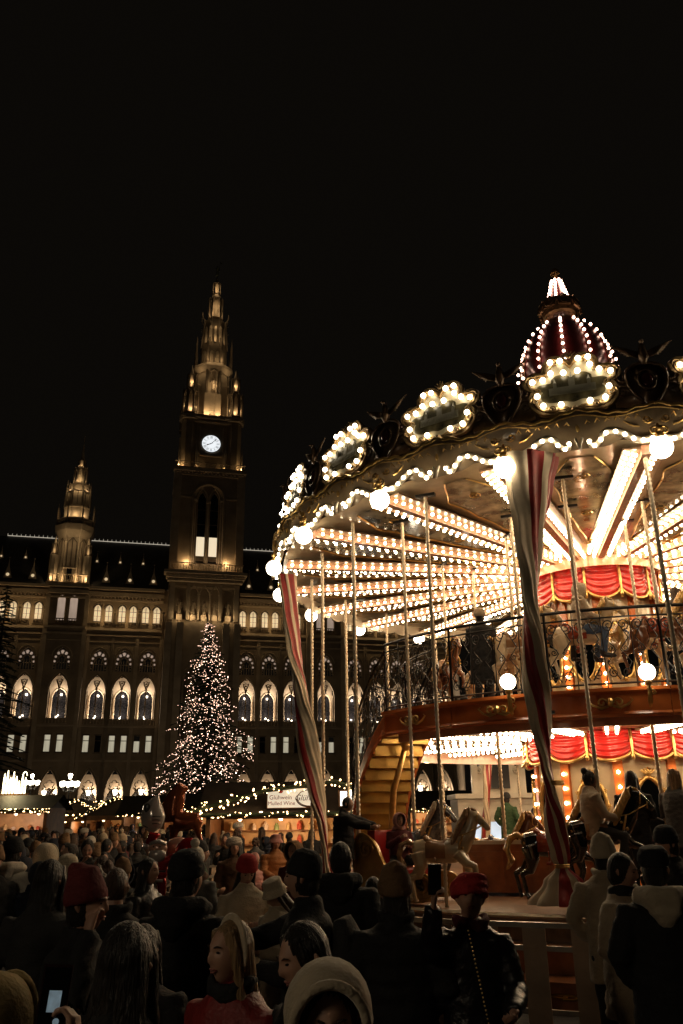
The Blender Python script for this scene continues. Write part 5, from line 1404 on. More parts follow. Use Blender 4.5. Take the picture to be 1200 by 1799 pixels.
def strap_mesh():
    b = MB()
    b.tube([(.40 + .16 * cos(t) * .35, .16 * sin(t), .95 + .18 * cos(t)) for t in [2 * pi * i / 16 for i in range(17)]], .018, 5)
    b.tube([(.70 + .01 * cos(t), .072 * sin(t), 1.36 + .085 * cos(t)) for t in [2 * pi * i / 12 for i in range(13)]], .012, 5)
    b.tube([(.80, .05 * sin(t), 1.27 + .06 * cos(t)) for t in [2 * pi * i / 12 for i in range(13)]], .010, 5)
    for s in (-1, 1): b.tube([(.80, s * .05, 1.27), (.5, s * .13, 1.12), (.16, s * .08, 1.06)], .008, 4); b.ball((.44, s * .15, .9), .028, 7, 5); b.ball((.36, s * .19, 1.0), .022, 6, 4)
    b.tube([(-.42, .14, .86), (-.46, 0, 1.0), (-.42, -.14, .86)], .014, 5)
    return b.mesh('harness', gold, True)
obj0 = obj
HM0, HM1, MN, TL, SD, ST = horse_mesh(0), horse_mesh(1), mane_mesh(), tail_mesh(), saddle_mesh(), strap_mesh()
def slot(o, m):
    o.material_slots[0].link = 'OBJECT'; o.material_slots[0].material = m; return o
def short_pole(z0, z1, r=.03):
    return twisted(z0, z1, r)
POLE_CACHE = {}
def horse(loc, rz, label, body, mane=mane_m, jump=0, saddle=0, lift=.2, pole=(0, 6.4), size=.82):
    t = thing('carousel_horse', label, 'carousel horse', loc, rz, group='carved horses on the carousel'); hs = size
    def obj(n_, d_, t_, l_=(0, 0, 0)):
        o_ = obj0(n_, d_, t_, l_); o_.scale = (hs, hs, hs) if n_ not in ('pole', 'pole_bracket') else (1, 1, 1)
        if n_ == 'pole_bracket': o_.location = l_
        return o_
    slot(obj('horse_body', HM1 if jump else HM0, t, (0, 0, lift)), hc[body])
    slot(obj('mane', MN, t, (0, 0, lift)), mane); slot(obj('tail', TL, t, (0, 0, lift)), mane); slot(obj('saddle', SD, t, (0, 0, lift)), saddle_m[saddle]); obj('harness', ST, t, (0, 0, lift))
    if pole not in POLE_CACHE: POLE_CACHE[pole] = short_pole(*pole)
    obj('pole', POLE_CACHE[pole], t, (.06, 0, 0)); 
    if pole[1] > 2: obj('pole_bracket', M_pb, t, (.06, 0, pole[1] - 7.3))
    return t
LD = (0, 6.36); UD = (0, 3.40)
def ph_(R, a, z): p = W(R, a, z); return p
horse(ph_(5.93, -141.2, .9), rad(-30), 'dark silver dappled horse with pale tail on the lower deck before the staircase', 'silver', mane_w, 0, 2, 0.08, LD, .9)
horse(ph_(6.62, -130.6, .9), rad(-24), 'cream horse with raised forelegs beside the bright booth window', 'cream', mat('mane_tawny', (.34, .19, .09), .25, var=.4, scale=12, coat=.5), 1, 1, 0.02, LD, .86)
horse(ph_(5.8, -117.5, .9), rad(-24), 'dark horse with thick golden tail right behind the large drape', 'black', mane_m, 0, 0, 0.06, (0, 2.7), .9)
horse(ph_(6.13, -110.5, .9), rad(-14), 'black horse with flowing golden mane and carved saddle right of the large drape', 'black', mane_m, 1, 1, .26, LD, .86)
horse(ph_(5.0, -101, .9), rad(-8), 'dark horse on the lower deck behind the man in the beige hood', 'black', mane_m, 0, 0, 0.02, (0, 2.7))
horse(ph_(4.4, -134, .9), rad(-30), 'brown horse on the inner ring near the drum', 'brown', mane_m, 0, 2, 0.02, (0, 2.7))
horse(ph_(6.3, -88, .9), rad(5), 'brown horse at the right edge of the lower deck', 'brown', mane_w, 1, 0, 0.07, LD)
horse(ph_(4.73, -111.4, 3.86), rad(-15), 'cream and gold horse carrying the rider in jeans on the upper deck', 'cream', mane_m, 0, 0, 0.35, UD, .88)
horse(ph_(4.75, -124, 3.86), rad(-22), 'cream horse directly right of the large drape on the upper deck', 'cream', mane_m, 1, 1, 0.32, UD, .88)
horse(ph_(3.67, -97.4, 3.86), rad(-8), 'golden maned cream horse on the inner ring of the upper deck', 'cream', mane_m, 1, 2, 0.40, UD, .88)
horse(ph_(4.7, -96, 3.86), rad(-5), 'brown horse with golden mane at the right of the upper deck', 'brown', mane_m, 0, 0, 0.40, UD, .88)
horse(ph_(3.70, -132.3, 3.86), rad(-70), 'white carved horse left of the man in the dark coat on the upper deck', 'cream', mane_w, 0, 1, 0.30, UD, .88)
horse(ph_(4.6, -84, 3.86), rad(2), 'pale horse at the right edge of the upper deck', 'cream', mane_w, 1, 2, 0.35, UD, .88)
horse(ph_(2.82, -172, 3.86), rad(-80), 'pale horse at the left of the drum on the upper deck', 'cream', mane_w, 0, 1, 0.32, UD, .88)
horse(ph_(3.63, -166.5, 3.86), rad(-75), 'brown horse beside the pale one left of the drum on the upper deck', 'brown', mane_m, 0, 1, 0.40, UD, .88)
# chariots
t = thing('chariot', 'red upholstered chariot with gold scrolled side at the staircase foot', 'chariot', W(6.2, -139.5, .9), rad(-35))
b = MB()
side = catmull([(-.6, .05), (.5, .05), (.72, .2), (.62, .38), (.4, .42), (.1, .36), (-.15, .5), (-.35, .85), (-.6, .98), (-.72, .75), (-.7, .3)], 4)
for y in (-.42, .36): b.prism(side, y, y + .06)
b.build('side_panel', mat('chariot_gold', (.5, .30, .10), .3, metal=.4, coat=.5, var=.25, scale=6), t, smooth=False)
b = MB(); b.box((-.1, 0, .38), (.6, .7, .16)); b.box((-.46, 0, .72), (.14, .7, .62)); b.build('seat', mat('red_leather', (.32, .015, .012), .3, coat=.4), t)
b = MB()
for y in (-.45,):
    b.tube([(x, y, z) for x, z in side + [side[0]]], .025, 5); b.tube([(x, y, z) for x, z in spiral(.5, .25, .14, .02, 0, 3.5 * pi, 16)], .02, 5); b.tube([(x, y, z) for x, z in spiral(-.5, .75, .14, .02, 0, 3.5 * pi, 16)], .02, 5)
b.build('scrollwork', gold, t)
t = thing('chariot', 'low varnished wooden carriage with pale top edge behind the cream horse', 'chariot', (3.0, 14.6, .9), rad(-14))
b = MB(); b.box((0, 0, .42), (2.2, .07, .74)); b.box((0, .9, .42), (2.2, .07, .74)); b.box((-1.07, .45, .42), (.07, .9, .74)); b.box((1.07, .45, .42), (.07, .9, .74)); b.box((0, .45, .3), (2.0, .8, .08))
for x in (-.72, 0, .72): b.box((x, -.05, .42), (.6, .04, .5)); b.box((x, -.075, .42), (.45, .03, .36))
b.build('body', wood, t); b = MB()
for y in (0, .9): b.box((0, y, .81), (2.3, .13, .06))
b.build('top_edge', cream_w, t)
# ============================================================ PEOPLE
skin = mat('skin', (.50, .28, .19), .5, var=.12, scale=12)
skin_d = mat('skin_deep', (.22, .11, .07), .5, var=.12, scale=12)
def cloth(name, c, rough=.85, **k): return mat(name, c, rough, var=k.pop('var', .22), scale=k.pop('scale', 5), bump=k.pop('bump', .4), bscale=k.pop('bscale', 60), **k)
CL = {'black': cloth('coat_black', (.014, .013, .013)), 'shiny': cloth('jacket_shiny_black', (.012, .011, .012), .36, coat=.25, bump=.5, bscale=30), 'navy': cloth('coat_navy', (.015, .018, .032)), 'grey': cloth('coat_grey', (.09, .085, .08)),
      'beige': cloth('coat_beige', (.42, .32, .21), sheen=.3), 'white': cloth('coat_white', (.62, .55, .45), sheen=.3), 'red': cloth('jacket_red', (.26, .02, .018), .5), 'wine': cloth('coat_wine', (.11, .018, .022)), 'orange': cloth('jacket_orange', (.42, .17, .05), .6),
      'green': cloth('coat_green', (.025, .06, .022)), 'brown': cloth('coat_brown', (.12, .06, .03)), 'pink': cloth('jacket_pink', (.50, .25, .22)), 'jeans': cloth('jeans', (.06, .09, .15)), 'cream': cloth('cloth_cream', (.55, .44, .30), sheen=.4), 'mustard': cloth('hood_mustard', (.36, .26, .10)),
      'hat_red': cloth('hat_red', (.50, .035, .03), bscale=90), 'hat_maroon': cloth('hat_maroon', (.16, .02, .02)), 'hat_brown': cloth('hat_brown', (.20, .11, .05), bscale=90), 'charcoal': cloth('cloth_charcoal', (.03, .028, .027))}
HAIR = {k: mat('hair_' + k, c, .38, var=.6, scale=1.0, stretch=(90, 90, 5), bump=.9, bscale=1.6) for k, c in (('dark', (.016, .011, .008)), ('brown', (.07, .036, .02)), ('blonde', (.34, .21, .10)), ('grey', (.25, .23, .2)))}
eye_m = mat('eye_dark', (.02, .015, .012), .15); eyew = mat('eye_white', (.6, .56, .52), .2, var=.05); lip_m = mat('lips', (.40, .15, .12), .4, var=.1)
shoe_m = mat('shoe_leather', (.015, .012, .01), .4)

def head_into(b, c, yaw=0.0, pitch=0.0, s=1.0, seg=28, rings=20):
    M3 = Matrix.Translation(c) @ Matrix.Rotation(yaw, 4, 'Z') @ Matrix.Rotation(pitch, 4, 'X')
    vs = []; g = lambda x, y, sx, sy: math.exp(-(x / sx) ** 2 - (y / sy) ** 2)
    def pt(a, ph):
        x = .074 * cos(ph) * cos(a); y = .096 * cos(ph) * sin(a); z = .118 * sin(ph)
        if z < 0: x *= 1 - .30 * (-z / .118) ** 1.4; y *= 1 - .12 * (-z / .118)
        if y < 0:
            y -= .019 * g(x, z + .014, .013, .018) + .009 * g(x, z - .008, .009, .03)      # nose
            y += .008 * (g(x - .031, z - .018, .017, .012) + g(x + .031, z - .018, .017, .012))   # eye sockets
            y -= .006 * g(x, z - .04, .05, .012)                                                 # brow
            y -= .008 * g(x, z + .052, .022, .008) - .004 * g(x, z + .058, .02, .004)            # mouth
            y -= .010 * g(x, z + .096, .025, .018)                                               # chin
            y -= .005 * (g(x - .045, z + .02, .02, .025) + g(x + .045, z + .02, .02, .025))      # cheeks
        return (x * s, y * s, z * s)
    vs = [pt(0, -pi / 2)]
    for i in range(1, rings):
        for j in range(seg): vs.append(pt(2 * pi * j / seg, -pi / 2 + pi * i / rings))
    vs.append(pt(0, pi / 2)); fs = []
    for j in range(seg): fs.append((0, 1 + (j + 1) % seg, 1 + j))
    for i in range(rings - 2):
        for j in range(seg):
            a = 1 + i * seg + j; q = 1 + i * seg + (j + 1) % seg; fs.append((a, q, q + seg, a + seg))
    t = len(vs) - 1; o = 1 + (rings - 2) * seg
    for j in range(seg): fs.append((o + j, o + (j + 1) % seg, t))
    b.add(vs, fs, M3)
    for sd in (-1, 1): b.tube([M3 @ Vector((sd * .070 * s, .012, -.02)), M3 @ Vector((sd * .084 * s, .022, .005)), M3 @ Vector((sd * .078 * s, .018, .028))], [.010, .013, .009], 6)
    return M3
def hand_into(b, wr, d, nrm, s=1.0, curl=.5, thumb=1):
    """wrist position, pointing direction, palm normal"""
    d = Vector(d).normalized(); nrm = Vector(nrm); nrm = (nrm - d * nrm.dot(d)).normalized(); side = d.cross(nrm) * thumb; wr = Vector(wr)
    b.tube([wr - d * .04, wr, wr + d * .045 * s, wr + d * .09 * s], [.027, .026, .036, .034], 8, squash=(1, .55), up=nrm)
    for i, (o, L) in enumerate(((-.029, .070), (-.010, .080), (.010, .075), (.028, .058))):
        p0 = wr + d * .085 * s - side * o * s * -1
        p1 = p0 + (d * cos(curl * .6) + nrm * sin(curl * .6)) * L * .45 * s; p2 = p1 + (d * cos(curl * 1.6) + nrm * sin(curl * 1.6)) * L * .32 * s; p3 = p2 + (d * cos(curl * 2.4) + nrm * sin(curl * 2.4)) * L * .23 * s
        b.tube([p0 - d * .02, p0, p1, p2, p3], [.010, .0100, .0090, .0082, .006], 6)
    t0 = wr + d * .025 * s + side * .026 * s
    b.tube([t0 - side * .015, t0 + side * .015 + d * .015 + nrm * .01, t0 + side * .022 + d * .05 + nrm * .02, t0 + side * .016 + d * .07 + nrm * .024], [.014, .0125, .0105, .008], 6)
ARMS = {'down': ((.245, .03, 1.12), (.25, -.04, .88)), 'hold': ((.25, .0, 1.12), (.09, -.26, 1.14)), 'phone': ((.25, -.03, 1.14), (.07, -.30, 1.30)), 'up': ((.30, -.16, 1.34), (.30, -.30, 1.60)),
        'ear': ((.30, -.14, 1.22), (.12, -.10, 1.50)), 'pocket': ((.29, .07, 1.13), (.20, -.10, .97)), 'mouth': ((.25, -.1, 1.15), (.05, -.19, 1.45)), 'reach': ((.26, -.28, 1.28), (.16, -.52, 1.22)), 'rest': ((.24, -.1, 1.12), (.12, -.36, 1.05)), 'point': ((.32, -.15, 1.38), (.36, -.42, 1.50))}
def arm_pts(kind, sd):
    e, w_ = ARMS[kind]; return (Vector((sd * .185, .01, 1.395)), Vector((sd * e[0], e[1], e[2])), Vector((sd * w_[0], w_[1], w_[2])))
PC = {}
def body_mesh(aL, aR, legs, fine, yaw, pitch, lean):
    key = ('b', aL, aR, legs, fine, round(yaw, 2), round(pitch, 2), lean)
    if key in PC: return PC[key]
    b = MB(); hc_ = Vector((0, -.03 - lean * .16, 1.605 - abs(lean) * .03))
    M3 = head_into(b, hc_, yaw, pitch, 1.0)
    b.tube([(0, .03, 1.30), (0, .02 - lean * .05, 1.42), hc_ + Vector((0, .025, -.06))], [.075, .058, .055], 10)
    b.tube([(0, .02, .86), (0, .02, 1.05), (0, .01, 1.25), (0, .01, 1.38), (0, .01, 1.42)], [(.15, .10), (.13, .09), (.15, .1), (.15, .08), (.07, .06)], 12)
    for sd, kind in ((-1, aL), (1, aR)):
        s0, e, w_ = arm_pts(kind, sd); b.tube([s0, e, w_], [.05, .042, .028], 8)
        d = (w_ - e).normalized(); nrm = Vector((-sd, 0, .1)) if kind == 'down' else (Vector((-sd * .6, -.2, .6)) if kind in ('hold', 'rest', 'reach') else Vector((-sd, -.3, .1)))
        hand_into(b, w_, d, nrm, 1.0, .55 if kind in ('down', 'pocket') else .85, thumb=-sd if kind != 'down' else sd)
    for sd in (-1, 1):
        L = leg_pts(legs, sd); b.tube(L, [.085, .058, .04], 8)
        b.tube([L[2], L[2] + Vector((0, -.03, -.05)), L[2] + Vector((0, -.12, -.07))], [.035, .04, .02], 6)
    me = fuse(b, .0058 if fine else .0115, 4 if fine else 1, skin, 'person_body'); PC[key] = (me, M3); return PC[key]
def leg_pts(legs, sd):
    if legs == 'stand': return [Vector((sd * .09, .02, .90)), Vector((sd * .10, -.01, .49)), Vector((sd * .11, .03, .09))]
    if legs == 'walk': return [Vector((sd * .09, .02, .90)), Vector((sd * .10, -.10 * sd - .03, .50)), Vector((sd * .10, -.14 * sd + .06, .10))]
    return [Vector((sd * .10, .0, .90)), Vector((sd * .25, -.34, .84)), Vector((sd * .27, -.26, .46))]
def coat_mesh(aL, aR, L, puff, legs, lean, wide=1.0):
    key = ('c', aL, aR, L, puff, legs == 'sit', lean, wide)
    if key in PC: return PC[key]
    b = MB(); k = (1.10 if puff else 1.0) * wide; hem = {'short': .82, 'mid': .68, 'long': .42}[L]
    if legs == 'sit': hem = max(hem, .80)
    fl = 1.0 + (.92 - hem) * .22
    b.tube([(0, .01, hem), (0, .01, (hem + .95) / 2), (0, .01, .98), (0, .01, 1.15), (0, .005, 1.28), (0, 0, 1.38), (0, .0, 1.43), (0, .005 - lean * .03, 1.475), (0, .0 - lean * .04, 1.51)],
           [(.205 * k * fl, .155 * k * fl), (.205 * k, .15 * k), (.195 * k, .145 * k), (.19 * k, .14 * k), (.21 * k, .15 * k), (.205 * k, .13 * k), (.15, .105), (.088, .088), (.08, .082)], 22)
    for sd, kind in ((-1, aL), (1, aR)):
        s0, e, w_ = arm_pts(kind, sd); s0 = Vector((sd * .17, .01, 1.385))
        b.tube([s0, s0.lerp(e, .5), e, e.lerp(w_, .5), w_ + (w_ - e).normalized() * .0], [.086 * k, .078 * k, .068 * k, .062 * k, .050 * k], 11)
    me = fuse(b, .017, 3, CL['black'], 'coat')
    NN = [v.normal.copy() for v in me.vertices]
    for v, n_ in zip(me.vertices, NN):
        p = v.co
        q = .55 * noise.noise(Vector((p.x * 5, p.y * 5, p.z * 9))) + .45 * noise.noise(Vector((p.x * 12, p.y * 12, p.z * 26)))
        d = .021 * q
        if puff: d += .011 * abs(sin(p.z * pi / .095)) * (1 if abs(p.z) < 1.42 else 0) - .004
        else: d += .006 * sin(math.atan2(p.x, -p.y) * 9 + q * 4) * max(0, min(1, (1.15 - p.z) / .5))
        v.co = p + n_ * d
    me.update(); PC[key] = me; return me
def trouser_mesh(legs):
    key = ('t', legs)
    if key in PC: return PC[key]
    b = MB(); b.tube([(0, .01, .80), (0, .01, 1.0)], [(.17, .13), (.165, .125)], 16)
    for sd in (-1, 1): P = leg_pts(legs, sd); b.tube([P[0], P[0].lerp(P[1], .5), P[1], P[1].lerp(P[2], .5), P[2]], [.105, .09, .075, .066, .062], 10)
    me = fuse(b, .02, 2, CL['charcoal'], 'trousers', disp=.008, dscale=9); PC[key] = me; return me
def shoe_mesh(legs):
    key = ('s', legs)
    if key in PC: return PC[key]
    b = MB()
    for sd in (-1, 1):
        P = leg_pts(legs, sd)[2]
        b.tube([P + Vector((0, .05, -.045)), P + Vector((0, .02, -.035)), P + Vector((0, -.08, -.05)), P + Vector((0, -.18, -.062)), P + Vector((0, -.21, -.07))], [.03, .048, .045, .035, .012], 8)
        b.tube([P + Vector((0, .02, -.03)), P + Vector((0, .01, .08))], [.05, .05], 8)
    me = b.mesh('shoes', shoe_m, True); PC[key] = me; return me
def hair_mesh(kind):
    if ('h', kind) in PC: return PC[('h', kind)]
    b = MB()
    b.ball((0, .018, .020), (.086, .098, .116), 20, 14)
    if kind == 'short': b.ball((0, .035, -.02), (.080, .078, .09), 14, 10)
    elif kind == 'buzz': b = MB(); b.ball((0, .014, .014), (.080, .096, .112), 20, 14)
    elif kind == 'curly':
        r = random.Random(2)
        for i in range(60):
            a = r.random() * 6.28; z = r.uniform(-.09, .13); rr = .085 * math.sqrt(max(.05, 1 - (z / .15) ** 2)); y = .025 + rr * sin(a)
            if y < -.055: continue
            b.ball((rr * cos(a), y, z), r.uniform(.022, .036), 7, 5)
    elif kind == 'bun': b.ball((0, .035, -.02), (.078, .07, .08), 14, 10); b.ball((0, .08, .12), .05, 10, 7)
    else:
        b.tube([(0, .03, .02), (0, .055, -.10), (0, .085, -.22), (0, .095, -.36), (0, .09, -.46 if kind == 'long' else -.38)], [(.085, .08), (.092, .065), (.105, .05), (.10, .045), (.05, .02)], 16)
        for sd in (-1, 1): b.tube([(sd * .045, -.035, .088), (sd * .078, -.022, .02), (sd * .086, -.01, -.08), (sd * .10, -.0, -.20), (sd * .112, -.02, -.33)], [.026, .020, .022, .026, .008], 8)
    me = fuse(b, .0065, 2, HAIR['dark'], 'hair')
    NN = [v.normal.copy() for v in me.vertices]
    for v, n_ in zip(me.vertices, NN):
        p = v.co; a = math.atan2(p.x, p.y + .01); q = noise.noise(Vector((a * 13, a * 5, p.z * 2.2))) + .6 * noise.noise(Vector((a * 31, 3, p.z * 3)))
        v.co = p + n_ * (.0035 * q if kind != 'buzz' else 0)
    me.update(); PC[('h', kind)] = me; return me
def hat_mesh(kind):
    if ('k', kind) in PC: return PC[('k', kind)]
    b = MB()
    if kind in ('beanie', 'pom', 'slouch', 'turban'):
        top = {'beanie': .165, 'pom': .165, 'slouch': .19, 'turban': .16}[kind]
        b.lathe([(0, .01), (.100, .01), (.105, .035), (.105, .07), (.101, .09), (.092, .115), (.074, top - .022), (.04, top - .005), (.0, top)], 24)
        b.lathe([(0, .008), (.100, .008), (.108, .02), (.110, .045), (.108, .066), (.100, .076), (0, .076)], 24)
        if kind == 'pom': b.ball((0, .0, .21), .055, 12, 9)
        if kind == 'slouch': b.tube([(0, .0, .12), (.0, .04, .17), (.0, .07, .20)], [.07, .055, .02], 10)
        if kind == 'turban':
            for k in range(3): b.tube([(.104 * cos(t), .104 * sin(t), .03 + k * .032 + .02 * sin(t + k)) for t in [2 * pi * i / 18 for i in range(19)]], .02, 6)
    elif kind == 'fur': b.lathe([(0, .02), (.10, .02), (.128, .04), (.135, .09), (.115, .14), (.06, .165), (0, .17)], 24)
    elif kind == 'cap':
        b.lathe([(0, .03), (.094, .03), (.098, .06), (.094, .10), (.07, .135), (0, .148)], 24); b.box((0, -.13, .045), (.13, .09, .014))
    elif kind == 'bucket': b.lathe([(0, .0), (.135, -.0), (.105, .055), (.098, .06), (.09, .135), (0, .15)], 24)
    elif kind == 'hood':
        # shell open at the face, rolled rim, gathered on the shoulders
        M3 = Matrix.Rotation(-pi / 2, 4, 'X')     # lathe axis z -> +y
        b.lathe([(.098, -.085), (.116, -.07), (.128, -.02), (.130, .04), (.108, .10), (.06, .135), (0, .145)], 24, M=None)
        b.v = [tuple(Vector((x, z + .0, y * 1.15 + .01))) for x, y, z in b.v]
        b.tube([(.105 * cos(t), -.085 - .01 * sin(t), .01 + .125 * sin(t)) for t in [2 * pi * i / 24 for i in range(25)]], .015, 7)
        b.tube([(0, .04, -.10), (0, .05, -.17)], [(.125, .10), (.15, .12)], 18)
    elif kind == 'headband': b.tube([(.088 * cos(t), .02 - .02 * sin(t) + .1 * sin(t) * .0 + .092 * sin(t) * .35, .075 + .0 * sin(t)) for t in [0]] or [(0, 0, 0)], .01, 4) if False else b.tube([(.088 * cos(t), .01 + .045 * sin(t) * -.0, .012 + .122 * sin(t)) for t in [-.5 + (pi + 1.0) * i / 22 for i in range(23)]], .014, 8, squash=(1.9, .7), up=(0, 1, 0))
    if kind in ('headband',): me = b.mesh('hat', CL['black'], True)
    elif kind == 'hood':
        me = b.mesh('hat', CL['black'], True)
    else:
        me = fuse(b, .008, 2, CL['black'], 'hat', disp=.009 if kind in ('fur',) else .003, dscale=40 if kind == 'fur' else 24)
    PC[('k', kind)] = me; return me
def scarf_mesh():
    if 'scarf' in PC: return PC['scarf']
    b = MB()
    for k in range(2): b.tube([((.086 + .01 * k) * cos(t), .082 * sin(t) - .012, 1.46 + k * .034 + .012 * sin(2 * t + k)) for t in [2 * pi * i / 18 for i in range(19)]], .025, 8)
    PC['scarf'] = fuse(b, .014, 2, CL['black'], 'scarf', disp=.008, dscale=20); return PC['scarf']
def hoodback_mesh():
    if 'hoodback' in PC: return PC['hoodback']
    b = MB(); b.tube([(-.13, -.05, 1.45), (-.12, .06, 1.47), (-.06, .13, 1.46), (.06, .13, 1.46), (.12, .06, 1.47), (.13, -.05, 1.45)], [.035, .06, .075, .075, .06, .035], 10); b.tube([(0, .12, 1.48), (0, .16, 1.38), (0, .15, 1.30)], [(.11, .04), (.10, .05), (.03, .02)], 12)
    PC['hoodback'] = fuse(b, .015, 2, CL['cream'], 'hood', disp=.008, dscale=12); return PC['hoodback']
def pack_mesh():
    if 'pack' in PC: return PC['pack']
    b = MB(); b.tube([(0, .22, .98), (0, .24, 1.1), (0, .24, 1.3), (0, .21, 1.40)], [(.13, .08), (.15, .10), (.14, .09), (.10, .05)], 14)
    b2 = fuse(b, .015, 2, CL['charcoal'], 'backpack', disp=.006); PC['pack'] = b2; return b2
def phone_obj(t, loc, rz=0, lit=True, M=None):
    b = MB(); b.box((0, 0, 0), (.075, .009, .155)); o = b.build('phone_case', mat('phone_case', (.03, .012, .012), .3), None)
    return o
PN = [0]
def person(label, x, y, top, face, coat=('mid', 'black'), arms=('down', 'down'), legs='stand', hair=None, hat=None, hood=None, trousers='charcoal', skinm=None, scarf=None, puff=False, fine=False, yaw=0., pitch=0., lean=0., z=0., group=None, back=None, cuff=None, wide=1.0, hoodback=None, sc=None, sub='person'):
    """top: height of the head top above the person's own ground z; face: heading in degrees, 0 = towards the camera, 90 = towards picture right"""
    s = sc or top / 1.735
    t = thing('person', label, 'person', (x, y, z), 0, group); t.rotation_euler.z = rad(face); t.scale = (s, s, s)
    me, M3 = body_mesh(arms[0], arms[1], legs, fine, yaw, pitch, lean)
    bo = slot(obj('person_body', me, t), skinm or skin)
    slot(obj('coat', coat_mesh(arms[0], arms[1], coat[0], puff, legs, lean, wide), t), CL[coat[1]])
    slot(obj('trousers', trouser_mesh(legs), t), CL[trousers]); obj('shoes', shoe_mesh(legs), t)
    if hair: slot(obj('hair', hair_mesh(hair[0]), t, M=M3 @ (Matrix.Translation((0, 0, -.016)) @ Matrix.Scale(.93, 4) if hat and hat[0] != 'headband' else Matrix())), HAIR[hair[1]])
    if hat: slot(obj('hat', hat_mesh(hat[0]), t, M=M3 @ Matrix.Translation((0, .008, .006)) @ Matrix.Rotation(rad(-11), 4, 'X') if hat[0] != 'headband' else M3), CL[hat[1]])
    if hood: slot(obj('hood', hat_mesh('hood'), t, M=M3), CL[hood])
    if scarf: slot(obj('scarf', scarf_mesh(), t, (0, -lean * .05, 0)), CL[scarf])
    if hoodback: slot(obj('hood', hoodback_mesh(), t), CL[hoodback])
    if back: slot(obj('backpack', pack_mesh(), t), CL[back])
    if fine or True:
        b = MB()
        for sd in (-1, 1): b.ball((sd * .031, -.0835, .016), (.0105, .0075, .0045), 8, 6)
        if 'eyes' not in PC: PC['eyes'] = b.mesh('eyes', eye_m, True)
        if fine or top * s > 0: obj('eyes', PC['eyes'], t, M=M3)
    if fine:
        if 'brows' not in PC:
            b = MB()
            for sd in (-1, 1): b.tube([(sd * .016, -.098, .034), (sd * .032, -.096, .040), (sd * .048, -.082, .036)], [.003, .004, .002], 5)
            PC['brows'] = b.mesh('eyebrows', HAIR['brown'], True)
            b = MB(); b.tube([(-.024, -.090, -.052), (-.010, -.102, -.048), (0, -.104, -.049), (.010, -.102, -.048), (.024, -.090, -.052)], [.002, .0045, .004, .0045, .002], 6); b.tube([(-.022, -.090, -.054), (0, -.102, -.062), (.022, -.090, -.054)], [.002, .004, .002], 6)
            PC['lips'] = b.mesh('lips', lip_m, True)
        obj('eyebrows', PC['brows'], t, M=M3 @ Matrix.Translation((0, .004, 0))); obj('lips', PC['lips'], t, M=M3 @ Matrix.Translation((0, .0105, 0)))
    return t, M3

# ---- nearest row
t, M3 = person('blonde woman with pale headband and red jacket looking left near the bottom centre', -.49, 4.0, 1.73, -38, ('mid', 'red'), ('hold', 'hold'), hair=('long', 'blonde'), hat=('headband', 'cream'), fine=True, scarf='black', yaw=-.15)
person('long haired dark woman seen from behind closest at lower left', -.75, 3.1, 1.82, 172, ('mid', 'black'), ('pocket', 'pocket'), hair=('long', 'dark'), fine=False)
person('dark haired woman with bowed face turned left above the fur hood', -.15, 3.7, 1.75, -62, ('mid', 'black'), ('phone', 'phone'), hair=('shoulder', 'dark'), fine=True, pitch=.3)
person('person in a beige fur lined hood at the bottom edge', -.06, 2.75, 1.73, 4, ('mid', 'beige'), ('hold', 'hold'), hair=('short', 'dark'), hood='cream', pitch=.22, fine=True)
person('person in a mustard hood cut off at the bottom left corner', -1.12, 2.9, 1.68, 160, ('mid', 'mustard'), ('pocket', 'pocket'), hood='mustard', puff=True)
0 and person('x', -.62, 1.62, 1.36, 192, ('mid', 'black'), ('down', 'phone'), hair=('short', 'dark'), fine=True)
# phone held out in front
ph = thing('phone', 'smartphone in dark red case with glowing screen held up at bottom left', 'phone', (-.815, 2.6, 1.69)); ph.rotation_euler = (rad(-12), rad(4), rad(12))
b = MB(); b.box((0, 0, 0), (.078, .010, .160)); b.build('phone_case', mat('phone_case', (.03, .010, .012), .3), ph)
b = MB(); b.quad((-.034, -.0065, -.072), (.034, -.0065, -.072), (.034, -.0065, .072), (-.034, -.0065, .072)); b.build('screen', mat('phone_glass', (.008, .008, .01), .12, var=.1), ph)
b = MB(); b.quad((-.014, -.0075, -.036), (.020, -.0075, -.036), (.020, -.0075, .016), (-.014, -.0075, .016)); b.add([(.016 + .009 * cos(t), -.0075, -.058 + .009 * sin(t)) for t in [2 * pi * i / 10 for i in range(10)]], [tuple(range(10))]); b.build('camera_view', glow('phone_screen', (.42, .62, .74), .20, tex=(90, 1, 70)), ph, kind='stuff')
b = MB(); hand_into(b, (.078, -.01, -.125), (-.22, .02, 1), (-1, .25, .1), .92, 1.0, thumb=-1)
b.tube([(.12, -.06, -.30), (.08, -.01, -.125)], [.034, .026], 10)
hnd = thing('person', 'outstretched hand and dark sleeve of a person gripping the glowing phone', 'person', ph.location); obj('hand', fuse(b, .0035, 2, skin, 'hand_skin'), hnd); hnd.rotation_euler = ph.rotation_euler
b = MB(); b.tube([(.12, -.06, -.30), (.17, -.12, -.5)], [.05, .06], 12); obj('sleeve', fuse(b, .01, 1, CL['black'], 'sleeve'), hnd)

